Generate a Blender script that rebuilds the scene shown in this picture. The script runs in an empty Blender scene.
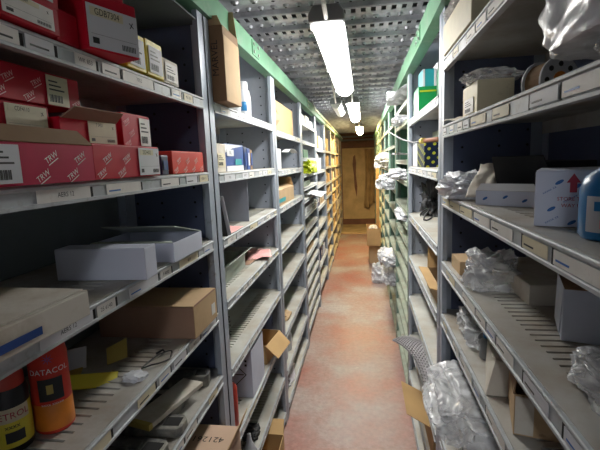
import bpy, bmesh, math, random
from mathutils import Vector, Matrix, noise
random.seed(7)
sc = bpy.context.scene
COL = sc.collection
R = math.radians
V = Vector

# ------------------------------------------------------------------ materials
def pm(name, col, rough=.6, metal=0., var=.12, scale=8., bump=0., bscale=60., dirt=None, dscale=5., dlo=.5, dhi=.7,
       alpha=1., emit=None, estr=0., spec=.5, trans=0.):
    m = bpy.data.materials.new(name); m.use_nodes = True
    nt = m.node_tree; N = nt.nodes; L = nt.links
    b = N['Principled BSDF']
    tc = N.new('ShaderNodeTexCoord')
    n = N.new('ShaderNodeTexNoise'); n.inputs['Scale'].default_value = scale; n.inputs['Detail'].default_value = 5
    L.new(tc.outputs['Object'], n.inputs['Vector'])
    r = N.new('ShaderNodeValToRGB'); r.color_ramp.elements[0].position = .3; r.color_ramp.elements[1].position = .7
    r.color_ramp.elements[0].color = tuple(c*(1-var) for c in col)+(1,)
    r.color_ramp.elements[1].color = tuple(min(1, c*(1+var)) for c in col)+(1,)
    L.new(n.outputs['Fac'], r.inputs['Fac']); out = r.outputs['Color']
    if dirt:
        n2 = N.new('ShaderNodeTexNoise'); n2.inputs['Scale'].default_value = dscale; n2.inputs['Detail'].default_value = 8
        n2.inputs['Roughness'].default_value = .65
        L.new(tc.outputs['Object'], n2.inputs['Vector'])
        r2 = N.new('ShaderNodeValToRGB'); r2.color_ramp.elements[0].position = dlo; r2.color_ramp.elements[1].position = dhi
        L.new(n2.outputs['Fac'], r2.inputs['Fac'])
        mx = N.new('ShaderNodeMix'); mx.data_type = 'RGBA'
        L.new(r2.outputs['Color'], mx.inputs['Factor']); L.new(out, mx.inputs['A']); mx.inputs['B'].default_value = tuple(dirt)+(1,)
        out = mx.outputs['Result']
    L.new(out, b.inputs['Base Color'])
    b.inputs['Roughness'].default_value = rough; b.inputs['Metallic'].default_value = metal
    b.inputs['Specular IOR Level'].default_value = spec
    b.inputs['Alpha'].default_value = alpha
    b.inputs['Transmission Weight'].default_value = trans
    if bump:
        n3 = N.new('ShaderNodeTexNoise'); n3.inputs['Scale'].default_value = bscale; n3.inputs['Detail'].default_value = 3
        L.new(tc.outputs['Object'], n3.inputs['Vector'])
        bp = N.new('ShaderNodeBump'); bp.inputs['Strength'].default_value = bump; bp.inputs['Distance'].default_value = .004
        L.new(n3.outputs['Fac'], bp.inputs['Height']); L.new(bp.outputs['Normal'], b.inputs['Normal'])
    if emit:
        b.inputs['Emission Color'].default_value = tuple(emit)+(1,); b.inputs['Emission Strength'].default_value = estr
    return m

M = {}
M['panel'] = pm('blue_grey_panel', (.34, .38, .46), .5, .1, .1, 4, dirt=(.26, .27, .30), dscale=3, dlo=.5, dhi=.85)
M['panel_shaded'] = pm('shaded_blue_panel', (.09, .115, .20), .6, .1, .1, 4, dirt=(.08, .09, .12), dscale=3, dlo=.5, dhi=.85)  # panel paint darkened to carry the shade inside the near units
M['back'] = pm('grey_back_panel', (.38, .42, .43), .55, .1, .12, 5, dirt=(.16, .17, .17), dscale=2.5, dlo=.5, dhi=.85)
M['back_shaded'] = pm('shaded_back_panel', (.16, .19, .20), .6, .1, .12, 5, spec=.2)  # back panel copy with the near left unit's inner shade in its colour
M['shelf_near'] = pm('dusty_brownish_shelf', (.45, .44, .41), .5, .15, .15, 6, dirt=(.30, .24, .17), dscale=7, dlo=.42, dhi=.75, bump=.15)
M['back_green'] = pm('pale_green_back_panel', (.34, .44, .38), .55, .1, .12, 5, spec=.3)
M['post'] = pm('painted_post', (.38, .43, .51), .42, .2, .08, 10, dirt=(.22, .22, .22), dscale=22, dlo=.62, dhi=.75)
M['shelf'] = pm('dusty_grey_shelf', (.50, .50, .46), .5, .15, .15, 6, dirt=(.40, .33, .24), dscale=7, dlo=.45, dhi=.8, bump=.15)
M['lip'] = pm('shelf_edge_paint', (.46, .49, .51), .58, .1, .12, 20, dirt=(.28, .27, .25), dscale=30, dlo=.55, dhi=.75)
M['green'] = pm('pale_green_paint', (.16, .35, .22), .45, .1, .15, 6, dirt=(.35, .40, .33), dscale=9, dlo=.55, dhi=.8)
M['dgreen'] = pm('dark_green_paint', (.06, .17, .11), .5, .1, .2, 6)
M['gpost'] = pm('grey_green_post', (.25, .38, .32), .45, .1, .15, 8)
M['gshelf'] = pm('pale_green_shelf', (.34, .39, .31), .5, .1, .15, 8, dirt=(.3, .27, .2), dscale=9)
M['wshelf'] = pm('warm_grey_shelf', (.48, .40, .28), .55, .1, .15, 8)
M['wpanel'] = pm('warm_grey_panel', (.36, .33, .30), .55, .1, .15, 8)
M['hole'] = pm('dark_hole', (.012, .012, .012), .9, 0, 0)
M['card'] = pm('brown_cardboard', (.52, .36, .20), .8, 0, .1, 6, bump=.1, dirt=(.36, .24, .13), dscale=5, dlo=.5, dhi=.9)
M['card_dark'] = pm('dark_brown_cardboard', (.28, .17, .09), .8, 0, .12, 6, bump=.1)
M['card_red'] = pm('reddish_cardboard', (.36, .22, .15), .8, 0, .1, 5, bump=.1)
M['card_pale'] = pm('pale_pink_cardboard', (.60, .42, .30), .8, 0, .06, 5, bump=.05)
M['card_tan'] = pm('orange_tan_cardboard', (.56, .36, .16), .8, 0, .1, 6)
M['white'] = pm('white_card', (.62, .63, .66), .6, 0, .05, 7, dirt=(.55, .53, .48), dscale=6, dlo=.6, dhi=.8)
M['dwhite'] = pm('dusty_white_card', (.66, .62, .54), .7, 0, .08, 9, dirt=(.42, .34, .25), dscale=9, dlo=.45, dhi=.75)
M['gwhite'] = pm('grey_green_card', (.45, .50, .44), .7, 0, .06, 6)
M['bluewhite'] = pm('bluish_white_card', (.62, .66, .78), .55, 0, .05, 6)
M['red'] = pm('red_print', (.52, .010, .03), .5, 0, .15, 5, spec=.2)
M['mag'] = pm('magenta_red_print', (.52, .015, .07), .5, 0, .15, 5, spec=.2)
M['orange'] = pm('bright_red_print', (.72, .06, .04), .5, 0, .1, 5, spec=.25)
M['ink_white'] = pm('white_ink', (.85, .80, .80), .5, 0, 0)
M['ink_pink'] = pm('pink_ink', (.80, .40, .42), .5, 0, 0)
M['ink_black'] = pm('black_ink', (.02, .02, .02), .6, 0, 0)
M['ink_blue'] = pm('blue_ink', (.02, .13, .42), .5, 0, 0)
M['ink_red'] = pm('dark_red_ink', (.42, .015, .05), .5, 0, 0)
M['label'] = pm('paper_label', (.72, .70, .66), .6, 0, .05, 30, dirt=(.50, .45, .38), dscale=30, dlo=.6, dhi=.75)
M['label_y'] = pm('yellowed_label', (.66, .60, .42), .6, 0, .05, 30, dirt=(.45, .4, .28), dscale=30, dlo=.6, dhi=.75)
M['yellow'] = pm('yellow_card', (.78, .66, .06), .5, 0, .06, 6)
M['mustard'] = pm('mustard_card', (.52, .40, .10), .65, 0, .1, 10)
M['blue'] = pm('blue_card', (.01, .055, .24), .4, 0, .2, 6)
M['dblue'] = pm('dark_blue_card', (.012, .03, .10), .4, 0, .2, 6)
M['cyan'] = pm('cyan_card', (.02, .32, .36), .4, 0, .1, 6)
M['brightgreen'] = pm('bright_green_card', (.004, .27, .07), .35, 0, .1, 6)
M['lime'] = pm('lime_plastic', (.50, .58, .02), .4, 0, .1, 6)
M['pink'] = pm('pink_paper', (.80, .42, .40), .6, 0, .1, 9)
M['black'] = pm('black_plastic', (.015, .015, .017), .35, 0, .2, 8)
M['blackmat'] = pm('matt_black', (.03, .032, .035), .7, 0, .2, 8)
M['iron'] = pm('dusty_cast_iron', (.10, .10, .10), .7, .1, .2, 15, bump=.2, dirt=(.32, .31, .26), dscale=14)
M['plastic_blue'] = pm('blue_plastic', (.02, .20, .48), .3, 0, .08, 4)
M['navy'] = pm('navy_plastic', (.05, .09, .20), .45, 0, .1, 4)
M['white_pl'] = pm('white_plastic', (.62, .65, .70), .35, 0, .04, 5)
M['grey_pl'] = pm('grey_plastic', (.22, .23, .24), .5, 0, .1, 5)
M['galv'] = pm('galvanised_steel', (.44, .45, .49), .45, .6, .25, 14, bump=.25, bscale=25, dirt=(.24, .25, .28), dscale=10, dlo=.5, dhi=.8)
M['void'] = pm('dark_void', (.05, .05, .055), .9, 0, .2)
M['wood'] = pm('brown_plywood', (.60, .43, .22), .6, 0, .2, 3, dirt=(.34, .20, .08), dscale=2.2, dlo=.5, dhi=.8)
M['wood_dark'] = pm('dark_timber', (.20, .085, .05), .6, 0, .2, 5)
M['cloth'] = pm('brown_cloth', (.40, .27, .13), .8, 0, .25, 5)
M['alu'] = pm('steel_pipe', (.5, .52, .5), .35, .7, .1, 10)
M['wall'] = pm('grey_plaster', (.42, .42, .42), .8, 0, .1, 3)
M['rust'] = pm('red_oxide_canister', (.55, .05, .03), .4, 0, .1, 10)
M['bubble'] = pm('grey_bubble_film', (.60, .58, .60), .3, 0, .06, 10)
M['orange_grad'] = pm('orange_print', (.80, .25, .03), .4, 0, .2, 14)
M['magenta'] = pm('magenta_print', (.55, .04, .30), .4, 0, .1, 10)

def film(name, col, fac, rough=.22):
    m = bpy.data.materials.new(name); m.use_nodes = True
    nt = m.node_tree; N = nt.nodes; L = nt.links
    b = N['Principled BSDF']; b.inputs['Base Color'].default_value = tuple(col)+(1,); b.inputs['Roughness'].default_value = rough
    b.inputs['Specular IOR Level'].default_value = .8
    tr = N.new('ShaderNodeBsdfTransparent'); mx = N.new('ShaderNodeMixShader')
    tc = N.new('ShaderNodeTexCoord'); n = N.new('ShaderNodeTexNoise'); n.inputs['Scale'].default_value = 22; n.inputs['Detail'].default_value = 6
    L.new(tc.outputs['Object'], n.inputs['Vector'])
    mr = N.new('ShaderNodeMapRange'); mr.inputs['From Min'].default_value = .35; mr.inputs['From Max'].default_value = .65
    mr.inputs['To Min'].default_value = max(0, fac-.25); mr.inputs['To Max'].default_value = min(1, fac+.25)
    L.new(n.outputs['Fac'], mr.inputs['Value']); L.new(mr.outputs['Result'], mx.inputs['Fac'])
    bp = N.new('ShaderNodeBump'); bp.inputs['Strength'].default_value = .5; bp.inputs['Distance'].default_value = .006
    L.new(n.outputs['Fac'], bp.inputs['Height']); L.new(bp.outputs['Normal'], b.inputs['Normal'])
    L.new(tr.outputs[0], mx.inputs[1]); L.new(b.outputs[0], mx.inputs[2])
    L.new(mx.outputs[0], N['Material Output'].inputs['Surface'])
    return m
M['film'] = film('clear_film', (.85, .87, .90), .46, .2)
M['film_w'] = film('white_film', (.80, .82, .87), .88, .3)
M['film_d'] = film('dark_film', (.30, .33, .33), .5)

def floor_mat():
    m = bpy.data.materials.new('red_painted_concrete'); m.use_nodes = True
    nt = m.node_tree; N = nt.nodes; L = nt.links; b = N['Principled BSDF']
    tc = N.new('ShaderNodeTexCoord')
    def nz(s, d, r=.6):
        n = N.new('ShaderNodeTexNoise'); n.inputs['Scale'].default_value = s; n.inputs['Detail'].default_value = d
        n.inputs['Roughness'].default_value = r; L.new(tc.outputs['Object'], n.inputs['Vector']); return n
    a = nz(1.5, 9, .62); r = N.new('ShaderNodeValToRGB'); e = r.color_ramp.elements
    e[0].position = .34; e[0].color = (.40, .15, .12, 1); e[1].position = .64; e[1].color = (.43, .38, .36, 1)
    k = e.new(.50); k.color = (.39, .25, .215, 1)
    L.new(a.outputs['Fac'], r.inputs['Fac'])
    c = nz(30, 6, .7); r2 = N.new('ShaderNodeValToRGB'); r2.color_ramp.elements[0].position = .3; r2.color_ramp.elements[1].position = .75
    r2.color_ramp.elements[0].color = (.75, .72, .72, 1); r2.color_ramp.elements[1].color = (1.2, 1.2, 1.2, 1)
    L.new(c.outputs['Fac'], r2.inputs['Fac'])
    mx = N.new('ShaderNodeMix'); mx.data_type = 'RGBA'; mx.blend_type = 'MULTIPLY'; mx.inputs['Factor'].default_value = 1
    L.new(r.outputs['Color'], mx.inputs['A']); L.new(r2.outputs['Color'], mx.inputs['B'])
    # pale scuffs
    s = nz(5, 10, .75); r3 = N.new('ShaderNodeValToRGB'); r3.color_ramp.elements[0].position = .64; r3.color_ramp.elements[1].position = .68
    L.new(s.outputs['Fac'], r3.inputs['Fac'])
    m2 = N.new('ShaderNodeMix'); m2.data_type = 'RGBA'; m2.inputs['B'].default_value = (.50, .43, .38, 1)
    L.new(r3.outputs['Color'], m2.inputs['Factor']); L.new(mx.outputs['Result'], m2.inputs['A'])
    L.new(m2.outputs['Result'], b.inputs['Base Color'])
    mr = N.new('ShaderNodeMapRange'); mr.inputs['To Min'].default_value = .25; mr.inputs['To Max'].default_value = .6
    L.new(a.outputs['Fac'], mr.inputs['Value']); L.new(mr.outputs['Result'], b.inputs['Roughness'])
    bp = N.new('ShaderNodeBump'); bp.inputs['Strength'].default_value = .25; bp.inputs['Distance'].default_value = .01
    L.new(c.outputs['Fac'], bp.inputs['Height']); L.new(bp.outputs['Normal'], b.inputs['Normal'])
    return m
M['floor'] = floor_mat()

def logo_mat(name, base, ink, scale=14):
    """card printed with short slanted dashes"""
    m = bpy.data.materials.new(name); m.use_nodes = True
    nt = m.node_tree; N = nt.nodes; L = nt.links; b = N['Principled BSDF']; b.inputs['Roughness'].default_value = .5
    tc = N.new('ShaderNodeTexCoord'); mp = N.new('ShaderNodeMapping'); mp.inputs['Rotation'].default_value = (R(38), R(34), R(35))
    L.new(tc.outputs['Object'], mp.inputs['Vector'])
    w = N.new('ShaderNodeTexWave'); w.inputs['Scale'].default_value = scale; w.bands_direction = 'Z'; w.inputs['Distortion'].default_value = .4
    w2 = N.new('ShaderNodeTexWave'); w2.inputs['Scale'].default_value = scale*.8; w2.bands_direction = 'X'; b.inputs['Specular IOR Level'].default_value = .2
    L.new(mp.outputs[0], w.inputs['Vector']); L.new(mp.outputs[0], w2.inputs['Vector'])
    mu = N.new('ShaderNodeMath'); mu.operation = 'MULTIPLY'; L.new(w.outputs['Fac'], mu.inputs[0]); L.new(w2.outputs['Fac'], mu.inputs[1])
    g = N.new('ShaderNodeMath'); g.operation = 'GREATER_THAN'; g.inputs[1].default_value = .55; L.new(mu.outputs[0], g.inputs[0])
    mx = N.new('ShaderNodeMix'); mx.data_type = 'RGBA'; mx.inputs['A'].default_value = base+(1,); mx.inputs['B'].default_value = ink+(1,)
    L.new(g.outputs[0], mx.inputs['Factor']); L.new(mx.outputs['Result'], b.inputs['Base Color'])
    return m
M['pattern'] = logo_mat('navy_card_with_yellow_dashes', (.006, .015, .045), (.40, .42, .03), 12)
M['orange_pat'] = logo_mat('red_card_with_cream_dashes', (.72, .07, .05), (.75, .62, .50), 12)

# ------------------------------------------------------------------ mesh builder
TXT = {}
def text_mesh(s):
    if s not in TXT:
        cu = bpy.data.curves.new('lettering', 'FONT'); cu.body = s; cu.size = 1; cu.resolution_u = 2; cu.align_x = 'CENTER'; cu.align_y = 'CENTER'
        o = bpy.data.objects.new('lettering', cu); COL.objects.link(o)
        bpy.context.view_layer.update()
        dg = bpy.context.evaluated_depsgraph_get(); me = bpy.data.meshes.new_from_object(o.evaluated_get(dg))
        TXT[s] = ([v.co.copy() for v in me.vertices], [tuple(p.vertices) for p in me.polygons])
        bpy.data.objects.remove(o); bpy.data.curves.remove(cu); bpy.data.meshes.remove(me)
    return TXT[s]

class Fr:
    """a face frame: origin o, right u, up v, outward n"""
    def __init__(s, o, u, v): s.o = V(o); s.u = V(u).normalized(); s.v = V(v).normalized(); s.n = s.u.cross(s.v)
    def p(s, a, b, c=0): return s.o+s.u*a+s.v*b+s.n*c

class MB:
    def __init__(s): s.v = []; s.f = []; s.m = []
    def add(s, vs, fs, mi=0):
        k = len(s.v); s.v += [tuple(v) for v in vs]; s.f += [tuple(i+k for i in f) for f in fs]; s.m += [mi]*len(fs); return s
    def hexa(s, p, mi=0):
        return s.add(p, [(0, 3, 2, 1), (4, 5, 6, 7), (0, 1, 5, 4), (1, 2, 6, 5), (2, 3, 7, 6), (3, 0, 4, 7)], mi)
    def box(s, x0, x1, y0, y1, z0, z1, mi=0):
        if x0 > x1: x0, x1 = x1, x0
        if y0 > y1: y0, y1 = y1, y0
        return s.hexa([(x0, y0, z0), (x1, y0, z0), (x1, y1, z0), (x0, y1, z0), (x0, y0, z1), (x1, y0, z1), (x1, y1, z1), (x0, y1, z1)], mi)
    def slab(s, F, u0, u1, v0, v1, n0, n1, mi=0):
        return s.hexa([F.p(u0, v0, n0), F.p(u1, v0, n0), F.p(u1, v1, n0), F.p(u0, v1, n0), F.p(u0, v0, n1), F.p(u1, v0, n1), F.p(u1, v1, n1), F.p(u0, v1, n1)], mi)
    def txt(s, F, st, size, u, v, n=.0012, mi=0, rot=0, sx=1):
        vs, fs = text_mesh(st); c, d = math.cos(R(rot)), math.sin(R(rot))
        return s.add([F.p(u+(p.x*c*sx-p.y*d)*size, v+(p.x*d*sx+p.y*c)*size, n) for p in vs], fs, mi)
    def prism(s, pts, y0, y1, mi=0):
        """profile pts (x,z), extruded along y"""
        n = len(pts); vs = [(x, y0, z) for x, z in pts]+[(x, y1, z) for x, z in pts]
        fs = [tuple(range(n)), tuple(range(2*n-1, n-1, -1))]+[(i, i+n, (i+1) % n+n, (i+1) % n) for i in range(n)]
        return s.add(vs, fs, mi)
    def poly(s, F, pts, t, mi=0):
        n = len(pts); vs = [F.p(a, b, 0) for a, b in pts]+[F.p(a, b, t) for a, b in pts]
        fs = [tuple(range(n-1, -1, -1)), tuple(range(n, 2*n))]+[(i, (i+1) % n, (i+1) % n+n, i+n) for i in range(n)]
        return s.add(vs, fs, mi)
    def cyl(s, p0, p1, r0, r1=None, n=14, mi=0):
        r1 = r0 if r1 is None else r1; p0, p1 = V(p0), V(p1); d = (p1-p0).normalized()
        a = d.orthogonal().normalized(); b = d.cross(a)
        vs = [p0+(a*math.cos(t)+b*math.sin(t))*r0 for t in [2*math.pi*i/n for i in range(n)]]+[p1+(a*math.cos(t)+b*math.sin(t))*r1 for t in [2*math.pi*i/n for i in range(n)]]
        return s.add(vs, [tuple(range(n-1, -1, -1)), tuple(range(n, 2*n))]+[(i, (i+1) % n, (i+1) % n+n, i+n) for i in range(n)], mi)
    def tube(s, pts, r, n=8, mi=0):
        pts = [V(p) for p in pts]; vs = []; k = len(pts); up = V((.13, .21, .97))
        for i, p in enumerate(pts):
            d = (pts[min(i+1, k-1)]-pts[max(i-1, 0)]).normalized(); a = d.cross(up).normalized(); b = a.cross(d)
            vs += [p+(a*math.cos(2*math.pi*j/n)+b*math.sin(2*math.pi*j/n))*r for j in range(n)]
        fs = [(i*n+j, i*n+(j+1) % n, (i+1)*n+(j+1) % n, (i+1)*n+j) for i in range(k-1) for j in range(n)]
        fs += [tuple(range(n-1, -1, -1)), tuple(range((k-1)*n, k*n))]
        return s.add(vs, fs, mi)
    def lathe(s, prof, n=28, mi=0, a0=0, a1=360, c=(0, 0)):
        full = abs(a1-a0-360) < 1e-6; k = n if full else n+1; vs = []
        for r, z in prof:
            for i in range(k):
                t = R(a0+(a1-a0)*i/n); vs.append((c[0]+r*math.cos(t), c[1]+r*math.sin(t), z))
        fs = []
        for j in range(len(prof)-1):
            for i in range(n):
                i2 = (i+1) % k; fs.append((j*k+i, j*k+i2, (j+1)*k+i2, (j+1)*k+i))
        if full:
            fs += [tuple(range(k-1, -1, -1)), tuple(range((len(prof)-1)*k, len(prof)*k))]
        return s.add(vs, fs, mi)
    def ctxt(s, st, size, ang, z, r, mi=0, sx=1):
        """lettering wrapped round a vertical cylinder, centred at angle ang"""
        vs, fs = text_mesh(st)
        out = []
        for p in vs:
            t = R(ang)+p.x*size*sx/r; out.append((r*math.cos(t), r*math.sin(t), z+p.y*size))
        return s.add(out, fs, mi)
    def build(s, name, mats, parent=None, loc=(0, 0, 0), smooth=False, bevel=0, solid=0):
        me = bpy.data.meshes.new(name); me.from_pydata(s.v, [], s.f)
        if not isinstance(mats, (list, tuple)): mats = [mats]
        for m in mats: me.materials.append(m if not isinstance(m, str) else M[m])
        for p, i in zip(me.polygons, s.m): p.material_index = i; p.use_smooth = smooth
        me.update()
        o = bpy.data.objects.new(name, me); COL.objects.link(o); o.location = loc
        if parent: o.parent = parent
        if bevel:
            b = o.modifiers.new('bevel', 'BEVEL'); b.width = bevel; b.segments = 2; b.limit_method = 'ANGLE'
        if solid:
            b = o.modifiers.new('solid', 'SOLIDIFY'); b.thickness = solid

        return o
def _shade(o, ang=40):
    try: o.data.set_sharp_from_angle(angle=R(ang))
    except Exception: pass
    return o

def tag(o, label, cat, group=None):
    o['label'] = label; o['category'] = cat
    if group: o['group'] = group
    return o
def thing(name, label, cat, loc=(0, 0, 0), rz=0, group=None, rx=0, ry=0):
    o = bpy.data.objects.new(name, None); COL.objects.link(o); o.location = loc; o.rotation_euler = (R(rx), R(ry), R(rz))
    o.empty_display_size = .05
    return tag(o, label, cat, group)
def struct(o, label=None):
    o['kind'] = 'structure'
    if label: o['label'] = label
    return o

# ------------------------------------------------------------------ room shell
Y0, Y1 = -3.2, 10.6
XL, XR, ZC = -1.0, .78, 2.30
struct(MB().box(XL-.1, XR+.1, Y0-.1, Y1+.6, -.1, 0).build('floor', 'floor'), 'red painted concrete floor worn to pinkish grey')
struct(MB().box(XL-.1, XL, Y0, Y1+.3, 0, 2.7).build('wall_left', 'wall'))
struct(MB().box(XR, XR+.1, Y0, Y1+.3, 0, 2.7).build('wall_right', 'wall'))
struct(MB().box(XL-.1, XR+.1, Y0-.1, Y0, 0, 2.7).build('wall_back', 'wall'))
struct(MB().box(XL-.1, XR+.1, Y1+.05, Y1+.15, 0, 2.7).build('wall_end', 'wood_dark'), 'dark brown wooden end wall of the aisle')
# perforated galvanised floor planks of the mezzanine form the ceiling
c = MB(); pw = .235; y = Y0; k = 0
while y < Y1:
    ya, yb = y+.004, y+pw-.004
    near = .8 < y < 6.2
    c.box(XL, XR, ya, ya+.006, ZC-.022, ZC+.03); c.box(XL, XR, yb-.006, yb, ZC-.022, ZC+.03)       # down-turned flanges
    s0, s1 = (ya+.03, ya+.13)
    if near:
        c.box(XL, XR, ya, s0, ZC, ZC+.004); c.box(XL, XR, s1, yb, ZC, ZC+.004)
        x = -.62
        c.box(XL, x, s0, s1, ZC, ZC+.004)
        while x < .42:
            c.box(x, x+.024, s0, s1, ZC, ZC+.004); x += .046
        c.box(x, XR, s0, s1, ZC, ZC+.004)
        x = -.60
        while x < .42:                                       # pressed cones with a hole in each
            for yy in (yb-.045,):
                c.cyl((x, yy, ZC+.002), (x, yy, ZC-.011), .015, .009, 10)
                c.cyl((x, yy, ZC-.0108), (x, yy, ZC-.0118), .006, .006, 8, 1)
            x += .056
    else:
        c.box(XL, XR, ya, yb, ZC, ZC+.004)
        x = -.60
        while x < .42 and y > 0:
            c.box(x, x+.02, s0, s1, ZC-.001, ZC+.001, 1); x += .042
    y += pw; k += 1
ce = struct(c.build('ceiling', ['galv', 'hole']), 'perforated galvanised steel planks of the mezzanine floor above')
struct(MB().box(XL-.1, XR+.1, Y0-.1, Y1+.15, 2.46, 2.56).build('added_slab', 'void'), 'added dark slab that makes the slots of the planks look dark')  # unseen slab, added only so the plank slots read dark
# cross joist under the planks by the first lamp
t = thing('cross_joist', 'galvanised ceiling joist crossing above the near end of the first lamp', 'beam', (0, 1.66, 2.235))
MB().prism([(-.001, -.001)], 0, 0) if False else None
j = MB(); j.box(-.99, .77, -.035, .035, .0, .006); j.box(-.99, .77, -.035, -.030, .0, .045); j.box(-.99, .77, .030, .035, .0, .045)
j.build('channel', 'galv', t)
j = MB(); x = -.55
while x < .4: j.cyl((x, 0, .001), (x, 0, -.01), .017, .010, 10); j.cyl((x, 0, -.0098), (x, 0, -.011), .007, .007, 8, 1); x += .075
j.build('dimple_row', ['galv', 'hole'], t)

# green beams along both rack tops
for nm, xa, xb, lab in (('a', -.53, -.487, 'pale green steel beam running above the left racks'),
                        ('b', .25, .29, 'pale green steel beam running above the right racks')):
    s = 1 if xa < 0 else -1; fx = xb if s > 0 else xa
    t = thing('steel_beam', lab, 'beam', (fx, 0, 2.102))
    b = MB(); b.prism([(0, 0), (0, .085), (-s*.05, .085), (-s*.05, .079), (-s*.006, .079), (-s*.006, .006), (-s*.05, .006), (-s*.05, 0)][::s], .2, Y1)
    b.build('channel', 'green', t)
    for yy in (2.0, 3.9, 5.8, 7.7, 9.6):
        q = MB(); q.box(0, s*.004, yy-.06, yy+.06, .012, .075); q.build('splice_plate', 'green', t)
        q = MB()
        for dy in (-.04, .04):
            for dz in (.026, .060): q.cyl((s*.004, yy+dy, dz), (s*.010, yy+dy, dz), .008, .008, 6)
        q.build('bolts', 'alu', t)
t = thing('conduit_pipe', 'thin bright metal conduit along the far part of the left green beam', 'pipe', (-.4765, 4.3, 2.15))
MB().tube([(-.02, 0, .08), (0, .03, .02), (0, .1, 0), (0, 3, 0), (0, 6.1, 0)], .009).build('pipe', 'alu', t)
for yy in (.6, 2.2, 3.8, 5.4): MB().box(-.024, .011, yy, yy+.02, -.011, .011).build('pipe_clip', 'alu', t)

# ------------------------------------------------------------------ racks
def rack(side, y0, y1, tops, label, depth=.33, mats=('post', 'panel', 'back', 'shelf', 'lip'), slots=False, labels=False, lip=.036,
         h=2.10, divs=(), top=True, holes=True):
    """side=+1: left row (opens towards +x), -1: right row. local x runs into the rack"""
    fx = -.50 if side > 0 else .27
    s = -side           # direction into the rack
    root = thing('shelving_unit', label, 'shelving unit', (fx, y0, 0), 0, None, 0, 0)
    W = y1-y0; hp = h-.01 if top else 2.27
    mp, ms, mb_, msh, ml = mats
    fw = .048
    def X(a): return s*a
    for yy, sg in ((0, 1), (W, -1)):
        for front in (True, False):
            p = MB(); xa = 0 if front else depth
            t_ = .003 if front else -.003
            p.box(X(xa), X(xa+t_), yy+sg*.001, yy+sg*fw, 0, h)
            p.box(X(xa), X(xa+(.04 if front else -.04)), yy+sg*.001, yy+sg*.005, 0, h)
            if front: p.box(X(xa+.003), X(xa+.016), yy+sg*(fw-.003), yy+sg*fw, 0, h)
            if False:
                z = .08
                while z < h-.04: p.box(X(-.0004), X(.001), yy+sg*.020, yy+sg*.030, z, z+.016, 1); z += .05
            p.build('post', mp, root)
        p = MB(); p.box(X(.041), X(depth-.004), yy+sg*.001, yy+sg*.004, .04, hp)
        if holes:
            for xx in (.07, .19, depth-.05):
                z = .1
                while z < hp-.05:
                    p.cyl((X(xx), yy+sg*.0038, z), (X(xx), yy+sg*.0048, z), .0045, .0045, 6, 1); z += .05
        p.build('side_panel', [ms, 'hole'], root)
    MB().box(X(depth), X(depth+.002), .004, W-.004, .04, hp).build('back_panel', mb_, root)
    if top: MB().box(X(.004), X(depth), .006, W-.006, h-.03, h-.026).build('top_panel', mb_, root)
    for i, zt in enumerate(tops):
        z = zt; q = MB(); a, b_ = .006, W-.006
        if slots and zt < 1.62:
            q.box(X(.004), X(.055), a, b_, z-.003, z); q.box(X(.125), X(depth-.003), a, b_, z-.003, z)
            q.box(X(.055), X(.125), a, .07, z-.003, z); q.box(X(.055), X(.125), b_-.07, b_, z-.003, z)
            yy = .07
            while yy < b_-.071:
                q.box(X(.055), X(.125), yy+.006, min(yy+.026, b_-.07), z-.003, z)
                q.box(X(.055), X(.125), yy+.0055, yy+.0065, z-.008, z+.0012)
                yy += .026
            q.box(X(.050), X(.130), a, b_, z-.0125, z-.0115, 1)  # near-black sheet below the slots, painted in place of the shade there
        else:
            q.box(X(.004), X(depth-.003), a, b_, z-.003, z)
        q.box(X(depth-.006), X(depth-.003), a, b_, z-lip, z)
        q.build('shelf', [msh, 'hole'], root)
        # front edge with a label channel between two ridges
        e = root.children[-1] if False else None
        sh = [o for o in bpy.data.objects if False]
        f = MB(); ya, yb = fw+.001, W-fw-.001
        f.prism([(X(.006), z-.003), (X(-.002), z-.002), (X(-.004), z-.004), (X(-.004), z-.008), (X(-.001), z-.010), (X(-.001), z-lip+.007),
                 (X(-.004), z-lip+.005), (X(-.004), z-lip), (X(.010), z-lip), (X(.010), z-lip+.002), (X(.003), z-lip+.003), (X(.004), z-.004)][::(1 if s > 0 else -1)], ya, yb)
        if labels:
            yy = ya+random.uniform(.02, .1)
            segs = []
            while yy < yb-.06:
                w = random.choice([.06, .08, .10, .13]); w = min(w, yb-yy-.01)
                segs.append((yy, w)); yy += w+random.choice([.012, .02, .05, .10])
                f.box(X(-.0012), X(-.0016), segs[-1][0]+w+.001, segs[-1][0]+w+.009, z-lip+.006, z-.011, 1)
        fo = f.build('shelf_edge', [ml, 'hole'], root)
        if labels:
            for n_, (yy, w) in enumerate(segs):
                g = MB(); F = Fr((X(-.0022), yy+w/2, z-lip/2-.0015), (0, side, 0), (0, 0, 1))
                g.slab(F, -w/2, w/2, -.0105, .0105, 0, .0008, 0)
                if side > 0 and random.random() < .4:
                    st = random.choice(['4GRS7', 'AERS 12', '7052', 'WK 853', '25 6140', 'GDB 1550', '4E35', 'P 4092', '1432 A']); 
                    g.txt(F, st, .0115, 0, 0, .0011, 1)
                else:
                    x0 = -w/2+.008
                    g.slab(F, x0, min(w/2-.005, x0+.04), -.005, -.002, .0008, .0011, 2 if n_ % 3 == 0 else 1)
                g.build('price_label', [random.choice(['label', 'label', 'label_y', 'white']), 'ink_black', 'ink_blue'], fo)
    for (dy, za, zb) in divs:
        MB().box(X(.02), X(depth-.004), dy-y0, dy-y0+.003, za, zb).build('divider', ms, root)
    return root

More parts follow.
